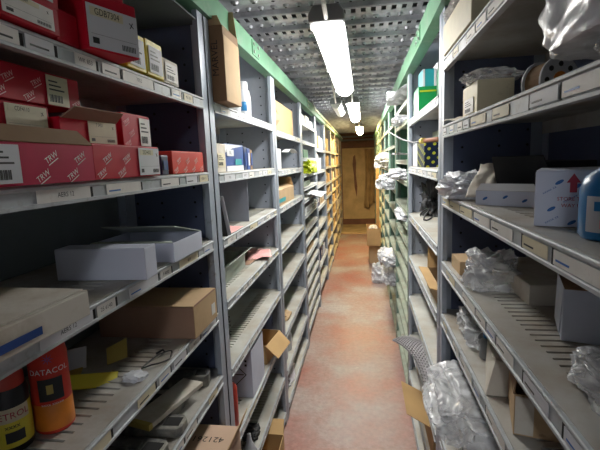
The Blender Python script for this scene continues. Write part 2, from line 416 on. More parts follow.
LT1 = [1.837, 1.602, 1.377, 1.127, .897, .602, .34, .08]
LT2 = [1.837, 1.595, 1.362, 1.130, .868, .580, .32, .09]
LT3 = [1.815, 1.580, 1.355, 1.105, .855, .555, .31, .09]
LT4 = [1.96, 1.805, 1.66, 1.52, 1.405, 1.30, 1.165, 1.03, .915, .79, .67, .54, .41, .28, .14]
LT5 = [1.77, 1.525, 1.36, 1.11, .89, .70, .44, .20]
LT6 = [1.77, 1.55, 1.32, 1.14, .94, .72, .50, .28, .09]
RT1 = [1.94, 1.725, 1.495, 1.26, 1.067, .842, .60, .35, .08]
RT2 = [1.84, 1.572, 1.292, 1.032, .775, .52, .28, .08]
RT3 = [1.98, 1.86, 1.61, 1.475, 1.29, 1.20, 1.09, .97, .84, .70, .56, .42, .28, .12]
RT4 = [1.93, 1.74, 1.52, 1.35, 1.17, .98, .80, .62, .44, .26, .09]
LE = [.25, 1.37, 2.42, 3.50, 4.58, 5.68, 6.76, 7.85, 8.95, 10.0]
RE = [.42, 1.55, 2.64, 3.66, 4.60, 5.55, 6.50, 7.45, 8.40, 9.35, 10.2]
g = .003
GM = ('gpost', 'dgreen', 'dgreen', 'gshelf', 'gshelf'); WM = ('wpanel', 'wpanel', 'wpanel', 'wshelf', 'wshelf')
rack(1, LE[0], LE[1]-g, LT1, 'grey left shelving unit nearest the camera, full of red printed boxes', slots=True, labels=True, mats=('post', 'panel_shaded', 'back_shaded', 'shelf_near', 'lip'))
rack(1, LE[1], LE[2]-g, LT2, 'second left shelving unit, with the tall brown carton on its top shelf', slots=True, labels=True, top=False, divs=[(1.85, 1.363, 1.555)])
rack(1, LE[2], LE[3]-g, LT3, 'third left shelving unit, with the lone tan carton on its top shelf', labels=True, top=False)
rack(1, LE[3], LE[4]-g, LT4, 'fourth left shelving unit with many closely spaced narrow shelves', top=False, mats=('post', 'panel', 'dgreen', 'shelf', 'lip'), lip=.03)
rack(1, LE[4], LE[5]-g, LT5, 'fifth left shelving unit, just beyond the one with close-set shelves', mats=('post', 'panel', 'back', 'shelf', 'lip'), holes=False, top=False)
for i in range(5, 9):
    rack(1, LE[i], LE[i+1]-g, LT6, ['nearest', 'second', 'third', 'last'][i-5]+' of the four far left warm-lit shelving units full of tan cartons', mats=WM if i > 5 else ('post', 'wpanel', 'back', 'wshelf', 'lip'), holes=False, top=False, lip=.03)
RM = ('post', 'panel_shaded', 'panel_shaded', 'shelf_near', 'lip')
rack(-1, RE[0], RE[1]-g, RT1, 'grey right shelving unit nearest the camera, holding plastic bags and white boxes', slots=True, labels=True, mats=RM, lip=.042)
rack(-1, RE[1], RE[2]-g, RT2, 'second right shelving unit, with a bright green box near its top', slots=False, labels=True, mats=('post', 'panel', 'back_green', 'shelf', 'lip'), lip=.038, top=False)
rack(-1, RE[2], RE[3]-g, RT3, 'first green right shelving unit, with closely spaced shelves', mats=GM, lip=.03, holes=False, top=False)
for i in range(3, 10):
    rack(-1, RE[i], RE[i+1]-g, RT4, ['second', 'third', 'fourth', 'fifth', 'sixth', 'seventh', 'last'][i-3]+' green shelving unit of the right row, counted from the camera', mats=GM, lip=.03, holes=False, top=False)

# ------------------------------------------------------------------ cartons
def faces(w, d, h):
    return {'+x': Fr((w/2, 0, 0), (0, 1, 0), (0, 0, 1)), '-x': Fr((-w/2, 0, 0), (0, -1, 0), (0, 0, 1)),
            '-y': Fr((0, -d/2, 0), (1, 0, 0), (0, 0, 1)), '+z': Fr((0, 0, h), (1, 0, 0), (0, 1, 0)), '-z': Fr((0, 0, 0), (1, 0, 0), (0, -1, 0))}
def carton(name, label, x0, x1, y0, y1, z, h, mat, cat='box', rz=0, opened=False, flaps=(), group=None, labels=(), logos=None, tape=None,
           inside=None, rx=0, ry=0, bev=.0015, jit=.0):
    w, d = abs(x1-x0), abs(y1-y0)
    t = thing(name, label, cat, ((x0+x1)/2, (y0+y1)/2, z+.0008), rz, group, rx, ry)
    T = .003; inside = inside or mat
    rr = random.Random(int(x0*1000)+int(y0*777)+int(z*333))
    if opened:
        b = MB(); b.box(-w/2, w/2, -d/2, d/2, 0, T)
        b.box(-w/2, -w/2+T, -d/2, d/2, T, h); b.box(w/2-T, w/2, -d/2, d/2, T, h)
        b.box(-w/2+T, w/2-T, -d/2, -d/2+T, T, h); b.box(-w/2+T, w/2-T, d/2-T, d/2, T, h)
        b.build('body', mat, t)
    else:
        b = MB(); J = lambda: rr.uniform(-jit, jit)
        P = [(sx*w/2+J(), sy*d/2+J(), zz+(J() if zz else 0)) for zz in (0, h) for sx, sy in ((-1, -1), (1, -1), (1, 1), (-1, 1))]
        b.hexa(P); b.build('body', mat, t, bevel=bev)
        if not flaps and min(w, d, h) > .03:      # the tuck lid with its seam
            f = MB(); f.box(-w/2+.001, w/2-.001, -d/2+.001, d/2-.001, h+jit, h+jit+.0016); f.build('lid', mat, t)
    for (sd, ln, ang) in flaps:
        f = MB(); a = R(ang)
        # 0 = closed inward, 90 = upright, 180 = out flat
        dirs = {'+x': ((w/2, 0, h), (-1, 0, 0), (0, 1, 0), d), '-x': ((-w/2, 0, h), (1, 0, 0), (0, -1, 0), d),
                '+y': ((0, d/2, h), (0, -1, 0), (-1, 0, 0), w), '-y': ((0, -d/2, h), (0, 1, 0), (1, 0, 0), w)}[sd]
        o, inn, al, ww = V(dirs[0]), V(dirs[1]), V(dirs[2]), dirs[3]
        vv = inn*math.cos(a)+V((0, 0, 1))*math.sin(a)
        F = Fr(o, al, vv)
        f.poly(F, [(-ww/2+.002, .0), (ww/2-.002, .0), (ww/2-.006-rr.random()*.01, ln), (-ww/2+.006+rr.random()*.01, ln)], .0025)
        f.build('flap', inside, t)
    FS = faces(w, d, h)
    if logos:
        face_list, st, size, ink = logos
        g_ = MB()
        for fn in face_list:
            F = FS[fn]; fw_ = {'+x': d, '-x': d, '-y': w, '+z': w, '-z': w}[fn]; fh = {'+z': d, '-z': d}.get(fn, h)
            v0 = -fh/2 if fn in ('+z', '-z') else 0
            row = 0; vv = size*.9
            while vv < fh-size*.6:
                uu = -fw_/2+size*1.4+(size*1.6 if row % 2 else 0)
                while uu < fw_/2-size*1.1:
                    ok = True
                    for (lf, u0, u1, q0, q1, *_) in labels:
                        if lf == fn and u0-size*1.2 < uu < u1+size*1.2 and q0-size < vv < q1+size: ok = False
                    if ok:
                        g_.txt(F, st, size, uu, v0+vv, .0022, 0, 28)
                        c_, s_ = math.cos(R(28)), math.sin(R(28)); a, b2 = uu+s_*size*.55, v0+vv-c_*size*.55
                        Fu = Fr(F.p(a, b2), F.u*c_+F.v*s_, F.v*c_-F.u*s_); g_.slab(Fu, -size*.9, size*.9, -size*.05, size*.05, .002, .0024, 0)
                    uu += size*5.0
                vv += size*2.1; row += 1
        g_.build('printed_pattern', ink, t)
    for lb in labels:
        lf, u0, u1, q0, q1, lm, kind = lb[:7]
        F = FS[lf]; l = MB(); l.slab(F, u0, u1, q0, q1, .0018, .0026, 0); W_, H_ = u1-u0, q1-q0
        bl = 1
        if kind == 'part':       # part-number sticker like on the red cartons
            l.slab(F, u0+W_*.06, u1-W_*.30, q1-H_*.26, q1-H_*.06, .0026, .0029, 2); l.txt(F, lb[7], H_*.22, u0+W_*.38, q1-H_*.16, .0032, 1, 0, .8)
            for k_ in range(9): l.slab(F, u1-W_*.36+k_*W_*.033, u1-W_*.36+k_*W_*.033+W_*.016, q0+H_*.08, q0+H_*.22, .0026, .0029, 1)
            l.slab(F, u0+W_*.07, u0+W_*.19, q0+H_*.1, q0+H_*.24, .0026, .0029, 1)
            l.slab(F, u0+W_*.05, u1-W_*.05, q0+H_*.32, q0+H_*.325, .0026, .0029, 1)
            l.txt(F, 'x', H_*.3, u1-W_*.13, q1-H_*.22, .0032, 1, 10)
        elif kind == 'bars':
            for k_ in range(12): l.slab(F, u0+W_*(.08+.05*k_), u0+W_*(.08+.05*k_+.02+.01*(k_ % 3)), q0+H_*.1, q0+H_*.35, .0026, .0029, 1)
            for k_ in range(3): l.slab(F, u0+W_*.1, u0+W_*(.8-.15*k_), q0+H_*(.5+.14*k_), q0+H_*(.55+.14*k_), .0026, .0029, 1)
        elif kind == 'text':
            l.txt(F, lb[7], lb[8], (u0+u1)/2, (q0+q1)/2, .0032, 1, lb[9] if len(lb) > 9 else 0)
        elif kind == 'bare': pass
        l.build('label', [lm, 'ink_black', 'label_y'], t)
    if tape:
        l = MB(); l.slab(FS['+z'], -.015, .015, -d/2, d/2, .002, .0024); l.slab(FS['-y'], -.015, .015, h*.6, h, .0002, .0008); l.build('tape', tape, t)
    return t
def ink(t, mat, fn, dims, fun, name='printing'):
    F = faces(*dims)[fn]; b = MB(); fun(b, F); return b.build(name, mat, t)

# ------------------------------------------------------------------ crumpled things
def crumple(name, label, cat, loc, size, mat, seed=0, sub=5, amp=.35, freq=1.25, group=None, rz=0, knot=False, flat=.55, thing_root=True, sharp=True):
    bm = bmesh.new(); bmesh.ops.create_icosphere(bm, subdivisions=sub, radius=1)
    off = V((seed*3.17, seed*1.3, seed*7.7))
    for v in bm.verts:
        d = v.co.normalized()
        wv = noise.noise_vector(d*1.3+off)*.35; e = d+wv
        r = 1.0; a = amp; f = freq
        for o_ in range(3):
            n = noise.noise(V((e.x*f, e.y*f*.8, e.z*f*1.3))+off*(1+o_)); r += a*(.45-abs(n)*2.2); a *= .5; f *= 1.9
        r = max(r, .3)
        q = V((math.copysign(abs(d.x)**.75, d.x), math.copysign(abs(d.y)**.75, d.y), math.copysign(abs(d.z)**.8, d.z)))*r
        v.co = V((q.x*size[0]/2, q.y*size[1]/2, max(q.z, -flat)*size[2]/(1+flat)))
    zmin = min(v.co.z for v in bm.verts)
    for v in bm.verts: v.co.z -= zmin
    me = bpy.data.meshes.new(name); bm.to_mesh(me); bm.free(); me.materials.append(M[mat])
    for p in me.polygons: p.use_smooth = True
    if sharp:
        try: me.set_sharp_from_angle(angle=R(32))
        except Exception: pass
    o = bpy.data.objects.new(name, me); COL.objects.link(o); o.location = V(loc)+V((0, 0, .001)); o.rotation_euler.z = R(rz)
    return tag(o, label, cat, group)
def sheet(name, label, cat, loc, w, d, mat, seed=0, amp=.02, rz=0, rx=0, ry=0, curl=0, n=14, group=None, th=.0012):
    """a loose sheet of paper / film / cloth lying or standing"""
    b = MB(); vs = []
    for j in range(n+1):
        for i in range(n+1):
            x = (i/n-.5)*w; y = (j/n-.5)*d
            z = amp*noise.noise(V((x*9+seed, y*9, seed*2.)))+amp*.4*abs(noise.noise(V((x*30, y*30, seed*1.)))) + curl*(y/d)**2
            vs.append((x, y, z))
    b.add(vs, [(j*(n+1)+i, j*(n+1)+i+1, (j+1)*(n+1)+i+1, (j+1)*(n+1)+i) for j in range(n) for i in range(n)])
    o = b.build(name, mat, None, loc, smooth=True, solid=th); o.rotation_euler = (R(rx), R(ry), R(rz))
    zs = [v[2] for v in vs]
    if abs(rx)+abs(ry) < 1: o.location.z += -min(zs)+.002
    return tag(o, label, cat, group)

# ============================ LEFT UNIT 1, TOP VISIBLE SHELF (z 1.837)
z = LT1[0]
carton('brake_pad_carton', 'flat red carton, lower of two at the far left of the top left shelf', -.80, -.485, .53, .66, z, .040, 'red',
       labels=[('+x', -.05, .05, .004, .036, 'label', 'part', 'F00004M')])
carton('brake_pad_carton', 'red carton with scribbled white sticker, upper of two at the far left', -.79, -.49, .52, .67, z+.043, .085, 'red',
       labels=[('+x', -.045, .06, .008, .055, 'white', 'text', 'W6', .04, 0)])
carton('brake_pad_carton', 'plain red carton lying low between the stickered pair and the tall red carton', -.79, -.50, .672, .728, z, .052, 'red')
carton('cardboard_box', 'small brown cardboard box behind the low red carton on the top left shelf', -.79, -.60, .675, .728, z+.055, .09, 'card')
t = carton('brake_pad_carton', 'red carton with large white part sticker turned towards the aisle, overhanging the top left shelf', -.72, -.465, .720, .835, z, .098, 'red', rz=-20,
           labels=[('+x', -.054, .056, .003, .078, 'white', 'part', 'GDB7304')])
t.location.x += .010; t.location.y += .045
t = carton('brake_pad_carton', 'upper red carton with a white logo, stacked on the stickered overhanging one', -.72, -.475, .715, .825, z+.101, .095, 'red', rz=-16)
t.location.y += .04
ink(t, 'ink_white', '+x', (.245, .11, .095), lambda b, F: (b.txt(F, 'R', .05, .015, .022, .003, 0, 15), b.slab(F, -.03, .045, .0, .003, .002, .003)), 'printed_logo')
for i, (a, b, h, lab) in enumerate([(.870, .948, .075, 'white and yellow carton right beside the tall red carton, first of two'), (.955, 1.035, .078, 'white and yellow carton next to the small cream box, second of two')]):
    t = carton('filter_carton', lab, -.76, -.49, a, b, z, h, 'yellow', labels=[('+x', -.032, .032, .006, .066, 'white', 'bars')])
carton('filter_carton', 'small cream carton with brown stained sticker at the right end of the top left shelf', -.70, -.50, 1.055, 1.145, z, .06, 'dwhite', labels=[('+x', -.035, .035, .006, .052, 'label', 'bars')])

# ============================ SHELF 2 (z 1.602)
z = LT1[1]
t = carton('brake_pad_carton', 'long magenta red carton with white sticker at the left end of the second left shelf', -.79, -.485, .36, .71, z, .062, 'mag', opened=True, inside='card_dark',
       flaps=[('+x', .03, 55)], labels=[('+x', -.05, .005, .004, .058, 'white', 'bars')], logos=(['+x'], 'TRW', .0135, 'ink_white'))
b = MB(); b.poly(Fr((.06, -.03, .063), (-.08, 1, .02), (-.7, 0, .7)), [(-.13, 0), (.12, .0), (.09, .03), (.05, .028), (.03, .055), (-.02, .05), (-.13, .065)], .003); b.build('torn_flap', 'card_dark', t)
b = MB(); b.poly(Fr((.10, .03, .063), (0, 1, .15), (-.4, .1, .6)), [(-.05, 0), (.10, .0), (.07, .016), (.03, .012), (.0, .03), (-.04, .026)], .002); b.build('torn_flap', 'pink', t)
carton('brake_pad_carton', 'deep red carton with long part sticker beside the torn magenta one', -.79, -.49, .718, .972, z, .066, 'red',
       labels=[('+x', .030, .122, .003, .063, 'white', 'part', '2324402')], logos=(['+x'], 'TRW', .0135, 'ink_white'))
carton('brake_pad_carton', 'red carton with yellowed sticker under the topmost one of the second left shelf', -.80, -.56, .60, .705, z+.064, .070, 'red', labels=[('+x', -.045, .045, .02, .066, 'label_y', 'part', 'CDF4110')])
carton('brake_pad_carton', 'topmost dark red carton with tall cream sticker under the upper left shelf', -.80, -.555, .52, .79, z+.136, .056, 'red', labels=[('+x', .045, .10, .002, .054, 'label_y', 'bars')], logos=(['+x'], 'TRW', .012, 'ink_pink'))
carton('brake_pad_carton', 'red carton with torn open top flap and torn cream sticker on the second left shelf', -.80, -.54, .722, .885, z+.068, .050, 'red', opened=True, inside='card_red', rz=-4,
       flaps=[('+x', .03, 140), ('-x', .06, 40)], labels=[('+x', -.01, .075, .004, .048, 'label_y', 'part', '7 5421')])
carton('filter_carton', 'small white stickered carton standing behind the torn red carton', -.79, -.63, .889, .90+.02, z+.068, .085, 'white')
carton('brake_pad_carton', 'red carton with upright cream sticker resting on the deep red one', -.79, -.55, .925, 1.055, z+.068, .080, 'red', labels=[('+x', .010, .060, .006, .074, 'label', 'bars')], logos=(['+x'], 'TRW', .012, 'ink_pink'))
carton('spark_plug_box', 'small dark blue box standing between the red boxes on the second left shelf', -.60, -.50, 1.003, 1.040, z, .048, 'dblue', labels=[('+x', -.012, .012, .012, .036, 'blue', 'bare')])
carton('brake_pad_carton', 'bright red carton half hidden behind the small dark blue box', -.79, -.62, .985, 1.14, z, .064, 'orange')
carton('brake_pad_carton', 'bright red carton with slanted cream lettering at the right end of the second left shelf', -.60, -.50, 1.065, 1.285, z, .060, 'orange', logos=(['+x', '-y'], 'TRW', .012, 'label'))

# ============================ SHELF 3 (z 1.377)
z = LT1[2]
carton('white_carton', 'plain white carton standing alone in the middle of the third left shelf', -.685, -.475, .83, .885, z, .070, 'bluewhite', rz=3)
t = carton('white_carton', 'white carton with a raised lid at the right end of the third left shelf', -.72, -.485, 1.00, 1.19, z, .050, 'bluewhite', opened=True, inside='gwhite', flaps=[('+y', .15, 14), ('-y', .02, 0)])
ink(t, 'ink_black', '-y', (.235, .19, .05), lambda b, F: b.txt(F, 'M', .022, .02, .025, .0012), 'handwriting')
t = carton('flat_carton', 'dusty flat cream carton with blue sticker at the left end of the third left shelf', -.80, -.470, .31, .632, z, .042, 'dwhite', rz=-2,
           labels=[('+x', -.03, .055, .010, .022, 'blue', 'bare'), ('+x', -.10, -.02, .027, .036, 'card_red', 'bare')])
MB().box(-.16, .16, -.155, .155, .0445, .047).build('lid', 'dwhite', t)

# ============================ SHELF 4 (z 1.127)
z = LT1[3]
t = carton('cardboard_box', 'plain brown cardboard box at the right end of the fourth left shelf', -.785, -.487, 1.09, 1.275, z, .095, 'card_red', flaps=[('+x', .004, 90)])
MB().box(-.147, .150, -.091, .091, .096, .0975).build('lid', 'card', t); MB().box(.1492, .1506, -.0915, .0915, .001, .096).build('end_panel', 'card', t)
MB().box(.1506, .1512, .045, .075, .02, .055).build('label', 'label', t)

def bottle(name, label, cat, loc, prof, mat, cap=None, capmat='black', band=None, band_mat='white', texts=(), extra=(), rz=0, group=None):
    t = thing(name, label, cat, V(loc)+V((0, 0, .001)), rz, group)
    b = MB(); b.lathe(prof, 32); _shade(b.build('body', mat, t, smooth=True), 50)
    if cap:
        b = MB(); b.lathe(cap, 24); _shade(b.build('cap', capmat, t, smooth=True), 50)
    if band:
        r, z0, z1 = band[:3]; b = MB(); a0, a1 = (band[3], band[4]) if len(band) > 3 else (0, 360)
        b.lathe([(r+.0004, z0), (r+.0008, z0+.0005), (r+.0008, z1-.0005), (r+.0004, z1)], 32, 0, a0, a1)
        lb = b.build('label', band_mat, t, smooth=True)
    for (r, z0, z1, a0, a1, mt) in extra:
        b = MB(); b.lathe([(r+.0014, z0), (r+.0014, z1)], 16, 0, a0, a1); b.build('printed_panel', mt, t, smooth=True)
    for (st, sz, ang, zz, r, mt) in texts:
        b = MB(); b.ctxt(st, sz, ang, zz, r+.002, 0); b.build('lettering', mt, t)
    return t
z = LT1[3]
t = bottle('oil_bottle', 'red and orange bottle with a starburst logo standing under the flat cream carton', 'bottle', (-.607, .68, z),
       [(.0, 0), (.031, 0), (.034, .004), (.034, .150), (.031, .165), (.018, .178), (.017, .185)], 'orange', [(.019, .188), (.019, .205), (.0, .206)], 'ink_red',
       (.034, .008, .06), 'orange_grad', [('DATACOL', .015, -50, .126, .034, 'ink_white'), ('xxxx xxxxx', .008, -50, .062, .034, 'ink_white')],
       [(.034, .068, .112, -85, -15, 'blackmat'), (.0345, .082, .100, -62, -44, 'mustard')])
b = MB(); F = None
for k in range(8):
    a = R(k*45); c0 = -50; b.lathe([(.0362, .149), (.0362, .1492)], 2, 0, c0-1, c0+1)
for k in range(8):
    a = R(k*45); pts = []
    for rr, off in ((.002, .35), (.011, 0), (.002, -.35)): pts.append((rr*math.cos(a+off), rr*math.sin(a+off)))
    vs = [((.0366)*math.cos(R(-50)+p[0]/.036), (.0366)*math.sin(R(-50)+p[0]/.036), .150+p[1]) for p in pts]; b.add(vs, [(0, 1, 2)])
b.build('starburst_logo', 'ink_blue', t)
bottle('spray_can', 'black spray can with red cap and yellow label left of the red bottle', 'spray can', (-.645, .618, z),
       [(0, 0), (.033, 0), (.034, .003), (.034, .108), (.030, .118)], 'black', [(.030, .118), (.030, .135), (.024, .150), (0, .151)], 'rust',
       (.034, .012, .085), 'yellow', [('PETROL', .017, -40, .072, .034, 'ink_red'), ('xxxx', .012, -40, .052, .034, 'ink_black')],
       [(.034, .060, .086, -90, 10, 'label_y'), (.034, .022, .042, -60, -10, 'blackmat')])
bottle('spray_can', 'white and magenta can with green band at the left edge of the fourth shelf', 'spray can', (-.695, .560, z),
       [(0, 0), (.033, 0), (.034, .003), (.034, .105), (.028, .115), (.010, .118)], 'black', [(.012, .117), (.012, .135), (0, .136)], 'black',
       (.034, .010, .095), 'label', [('xeno', .018, -35, .062, .034, 'ink_blue')], [(.034, .078, .090, -100, 40, 'brightgreen'), (.034, .020, .046, -100, 40, 'magenta')])
# torn mustard packaging
t = thing('torn_packaging', 'torn mustard yellow packaging lying right of the red bottle', 'packaging', (-.64, .84, z+.001), 18)
b = MB(); b.poly(Fr((-.06, 0, .002), (1, .1, .15), (0, 1, .6)), [(-.03, 0), (.03, -.01), (.035, .06), (-.02, .07)], .002); b.build('torn_panel', 'mustard', t)
b = MB(); b.poly(Fr((.0, -.03, .004), (.9, .5, -.2), (-.3, .9, .5)), [(-.06, 0), (.06, -.01), (.07, .03), (-.05, .04)], .002); b.build('torn_panel', 'yellow', t)
b = MB(); b.poly(Fr((-.05, .03, .02), (1, .1, .1), (0, .3, .9)), [(-.03, 0), (.03, 0), (.03, .05), (-.03, .05)], .002); b.build('torn_panel', 'white', t)
b = MB(); b.poly(Fr((.03, .09, .003), (1, .3, .2), (0, .8, .6)), [(-.02, 0), (.03, 0), (.02, .06), (-.03, .05)], .002); b.build('torn_panel', 'mustard', t)
crumple('plastic_scrap', 'scrap of clear plastic at the tip of the torn yellow packaging', 'plastic', (-.545, .865, z), (.05, .05, .014), 'film_w', 5, 3)
b = MB(); P = [(.045*math.cos(a)*(1+.2*math.sin(3*a)), .020*math.sin(a), .003+.003*math.sin(2*a)) for a in [i*.28 for i in range(23)]]
b.tube(P, .002, 6); b.tube([P[3], (P[3][0]+.01, .03, .006), (P[3][0]-.01, .035, .003)], .003, 6)
o = b.build('wire_loop', 'black', None, (-.530, .955, z+.001), smooth=True); o.rotation_euler.z = R(70); tag(o, 'small loop of black wire lying on the slotted fourth left shelf', 'wire')

# ============================ SHELF 5 (z .897): flat castings
z = LT1[4]
def casting(label, x, y, zz, L_, W_, H_, rz):
    t = thing('metal_part', label, 'metal part', (x, y, zz+.001), rz)
    b = MB(); F = Fr((0, 0, 0), (1, 0, 0), (0, 1, 0)); c_ = .014
    b.poly(F, [(-L_/2+c_, -W_/2), (L_/2-c_, -W_/2), (L_/2, -W_/2+c_), (L_/2, W_/2-c_), (L_/2-c_, W_/2), (-L_/2+c_, W_/2), (-L_/2, W_/2-c_), (-L_/2, -W_/2+c_)], H_)
    b.build('plate', 'iron', t, bevel=.003)
    b = MB(); b.box(-L_*.38, L_*.25, -W_*.22, W_*.22, H_, H_+.006); b.build('raised_rib', 'iron', t, bevel=.003)
    b = MB(); b.box(L_*.28, L_*.46, -W_*.26, W_*.26, H_-.002, H_+.0015); b.build('recess', 'hole', t)
    return t
casting('dusty grey cast plate nearest the camera on the fifth left shelf', -.63, .80, z, .26, .07, .026, 4)
casting('dusty grey cast plate, second from the camera on the fifth left shelf', -.63, .90, z, .25, .07, .026, -2)
casting('dusty grey cast plate, third from the camera on the fifth left shelf', -.625, 1.00, z, .25, .07, .026, 3)
casting('dusty grey cast plate on top of the row, beside the yellow-edged packet', -.66, 1.10, z, .22, .07, .03, -3)
t = carton('parts_packet', 'long grey packet with a yellow end lying across the fifth left shelf', -.615, -.54, 1.03-.08, 1.03+.16, z+.036, .014, 'dwhite', rz=-14)
MB().box(-.0385, .0385, -.1215, -.108, .0, .0165).build('end_band', 'mustard', t)
casting('dark cast plate at the far right end of the fifth left shelf', -.62, 1.24, z, .20, .06, .04, 10)

# ============================ LOWER LEFT: carton with number
z = LT1[5]
t = carton('cardboard_box', 'pale cardboard box with stamped number sticking out low on the left', -.74, -.425, .95, 1.25, z, .145, 'card_pale', flaps=[('+x', .085, 112)], inside='card')
MB().box(-.156, .156, -.149, .149, .1455, .148).build('lid', 'card_pale', t)
ink(t, 'ink_black', '+z', (.315, .30, .148), lambda b, F: b.txt(F, '42126171', .036, .055, .075, .0006, 0, 180), 'stamped_number')
for i, lab in enumerate(['brown carton at the left end of the sixth left shelf']):
    carton('cardboard_box', lab, -.78, -.52, .55, .85, z, .16, 'card')

# ============================ LEFT UNIT 2
z = LT2[0]
t = carton('cardboard_box', 'tall brown cardboard box with black vertical lettering on the top shelf', -.76, -.455, 1.425, 1.60, z, .245, 'card_dark', opened=True, inside='card', flaps=[('+y', .10, 95), ('-y', .03, 90)])
MB().box(.1527, .1545, -.087, .087, .001, .215).build('end_panel', 'card', t)
ink(t, 'ink_black', '-y', (.305, .175, .245), lambda b, F: b.txt(F, 'MARVEL', .032, .122, .14, .001, 0, 90), 'lettering')
bottle('detergent_bottle', 'white bottle with blue label right of the tall brown box', 'bottle', (-.535, 1.76, z), [(0, 0), (.030, 0), (.032, .004), (.032, .11), (.026, .135), (.014, .15)], 'white_pl',
       [(.016, .149), (.016, .172), (0, .173)], 'white_pl', (.032, .03, .12, -120, 60), 'plastic_blue', [('o', .03, -40, .07, .032, 'ink_white')])
bottle('spray_can', 'white spray can with pale blue stripe on the top left shelf beside the blue bottle', 'spray can', (-.532, 1.90, z), [(0, 0), (.028, 0), (.029, .003), (.029, .105), (.025, .113)], 'white_pl',
       [(.025, .113), (.025, .145), (.020, .15), (0, .15)], 'white_pl', (.029, .02, .06, -110, -40), 'plastic_blue', [('x5', .022, -25, .085, .029, 'ink_blue')])
bottle('spray_can', 'white spray can furthest right beside the other white can', 'spray can', (-.545, 1.975, z), [(0, 0), (.028, 0), (.029, .003), (.029, .100), (.025, .108)], 'white_pl',
       [(.025, .108), (.025, .12), (.020, .125), (0, .125)], 'label', (.029, .02, .075, -110, 60), 'bluewhite')
crumple('plastic_bag', 'scrap of clear bag on the edge of the tall brown box shelf', 'plastic bag', (-.50, 1.55, z), (.05, .10, .03), 'film', 9, 4)
z = LT2[1]
t = carton('filter_carton', 'upright white paper wrapped carton left of the blue box', -.62, -.53, 1.47, 1.60, z, .105, 'dwhite', labels=[('+x', -.03, .05, .02, .07, 'label_y', 'bars')])
t = carton('filter_carton', 'blue printed carton with white corner on the second shelf of the second left unit', -.75, -.54, 1.62, 1.885, z, .110, 'blue',
           labels=[('+x', -.12, .12, .0, .022, 'white', 'bare'), ('+x', .0, .09, .025, .05, 'cyan', 'bare'), ('+x', -.11, -.02, .062, .088, 'white', 'text', 'OIL', .02)])
b = MB(); b.poly(Fr((.1052, 0, .0), (0, 1, 0), (0, 0, 1)), [(-.13, .108), (.13, .108), (-.03, .094), (-.13, .074)], .001); b.build('printed_corner', 'white', t)
for i, (a, b, m_, lab) in enumerate([(1.893, 1.945, 'dblue', 'black upright carton just right of the blue printed carton'), (1.95, 2.00, 'blue', 'narrow blue upright carton between the black one and the brown edged one'), (2.005, 2.04, 'card_dark', 'thin brown upright carton ending the row beside the blue ones')]):
    carton('filter_carton', lab, -.74, -.54, a, b, z, .105-.006*i, m_, labels=[('+x', -.012, .012, .02, .08, 'white' if i == 1 else 'blue', 'bare')])
z = LT2[2]
t = thing('folder', 'black and white folder leaning in a corner above a small pink leaflet', 'folder', (-.55, 1.47, z+.001), 0)
b = MB(); b.poly(Fr((0, 0, 0), (1, .2, 0), (.05, -.18, 1)), [(-.09, 0), (.05, 0), (.03, .17), (-.09, .17)], .006); b.build('cover', 'black', t)
b = MB(); b.poly(Fr((0, .012, 0), (1, .2, 0), (.05, -.18, 1)), [(-.08, .0), (.06, .0), (.04, .15), (-.08, .16)], .004); b.build('pages', 'white', t)
sheet('pink_leaflet', 'small pink leaflet under the leaning folder at the shelf edge', 'paper', (-.535, 1.60, z), .07, .17, 'pink', 3, .004)
z = LT2[3]
t = carton('white_carton', 'grey green open carton with raised lid beside the large pink leaflet', -.76, -.575, 1.55, 1.93, z, .075, 'gwhite', opened=True, flaps=[('-x', .14, 60), ('+x', .05, 150)])
sheet('pink_leaflet', 'large pink leaflet lying beside the grey green open carton', 'paper', (-.565, 2.16, z), .13, .24, 'pink', 5, .02, rz=15)
sheet('pink_leaflet', 'dark brownish leaflet under the pink one beside the grey green carton', 'paper', (-.60, 2.05, z), .10, .18, 'card_red', 8, .01, rz=-10)
z = LT2[4]
crumple('plastic_bag', 'dark translucent bag at the back of the fifth shelf of the second left unit', 'plastic bag', (-.70, 1.62, z), (.20, .36, .12), 'film_d', 11)
z = LT2[5]
t = carton('white_carton', 'white carton with a black diamond hazard mark low in the second left unit', -.66, -.505, 1.70, 1.92, z, .225, 'bluewhite')
def diamond(b, F):
    s = .052; cx, cy = .0, .11
    for k in range(4):
        a0, a1 = R(90*k), R(90*k+90); p0 = (cx+s*math.cos(a0), cy+s*math.sin(a0)); p1 = (cx+s*math.cos(a1), cy+s*math.sin(a1))
        q0 = (cx+(s-.005)*math.cos(a0), cy+(s-.005)*math.sin(a0)); q1 = (cx+(s-.005)*math.cos(a1), cy+(s-.005)*math.sin(a1))
        b.poly(F, [p0, p1, q1, q0], .0012)
    b.slab(F, -.04, .04, .108, .112, 0, .0012); b.slab(F, .045, .055, .17, .18, 0, .0012); b.slab(F, .045, .055, .15, .16, 0, .0012)
ink(t, 'ink_black', '-y', (.155, .22, .225), diamond, 'hazard_diamond')
bottle('canister', 'dark red canister beside the post low in the second left unit', 'canister', (-.545, 1.50, z), [(0, 0), (.030, 0), (.032, .004), (.032, .16), (.028, .172), (.012, .18)], 'rust', [(.012, .18), (.012, .195), (0, .196)], 'black')
t = carton('cardboard_box', 'torn tan cardboard box tilted at a shelf edge behind the hazard carton', -.62, -.50, 2.02, 2.24, z, .10, 'card_tan', rz=-8, flaps=[('+x', .09, 225)], opened=True)
t = bottle('plastic_tub', 'navy blue plastic tub low in the second left unit, behind the torn tan box', 'tub', (-.60, 2.31, z), [(0, 0), (.045, 0), (.052, .01), (.058, .20), (.054, .20)], 'navy', [(.060, .198), (.060, .212), (0, .215)], 'navy')
z = LT2[6]
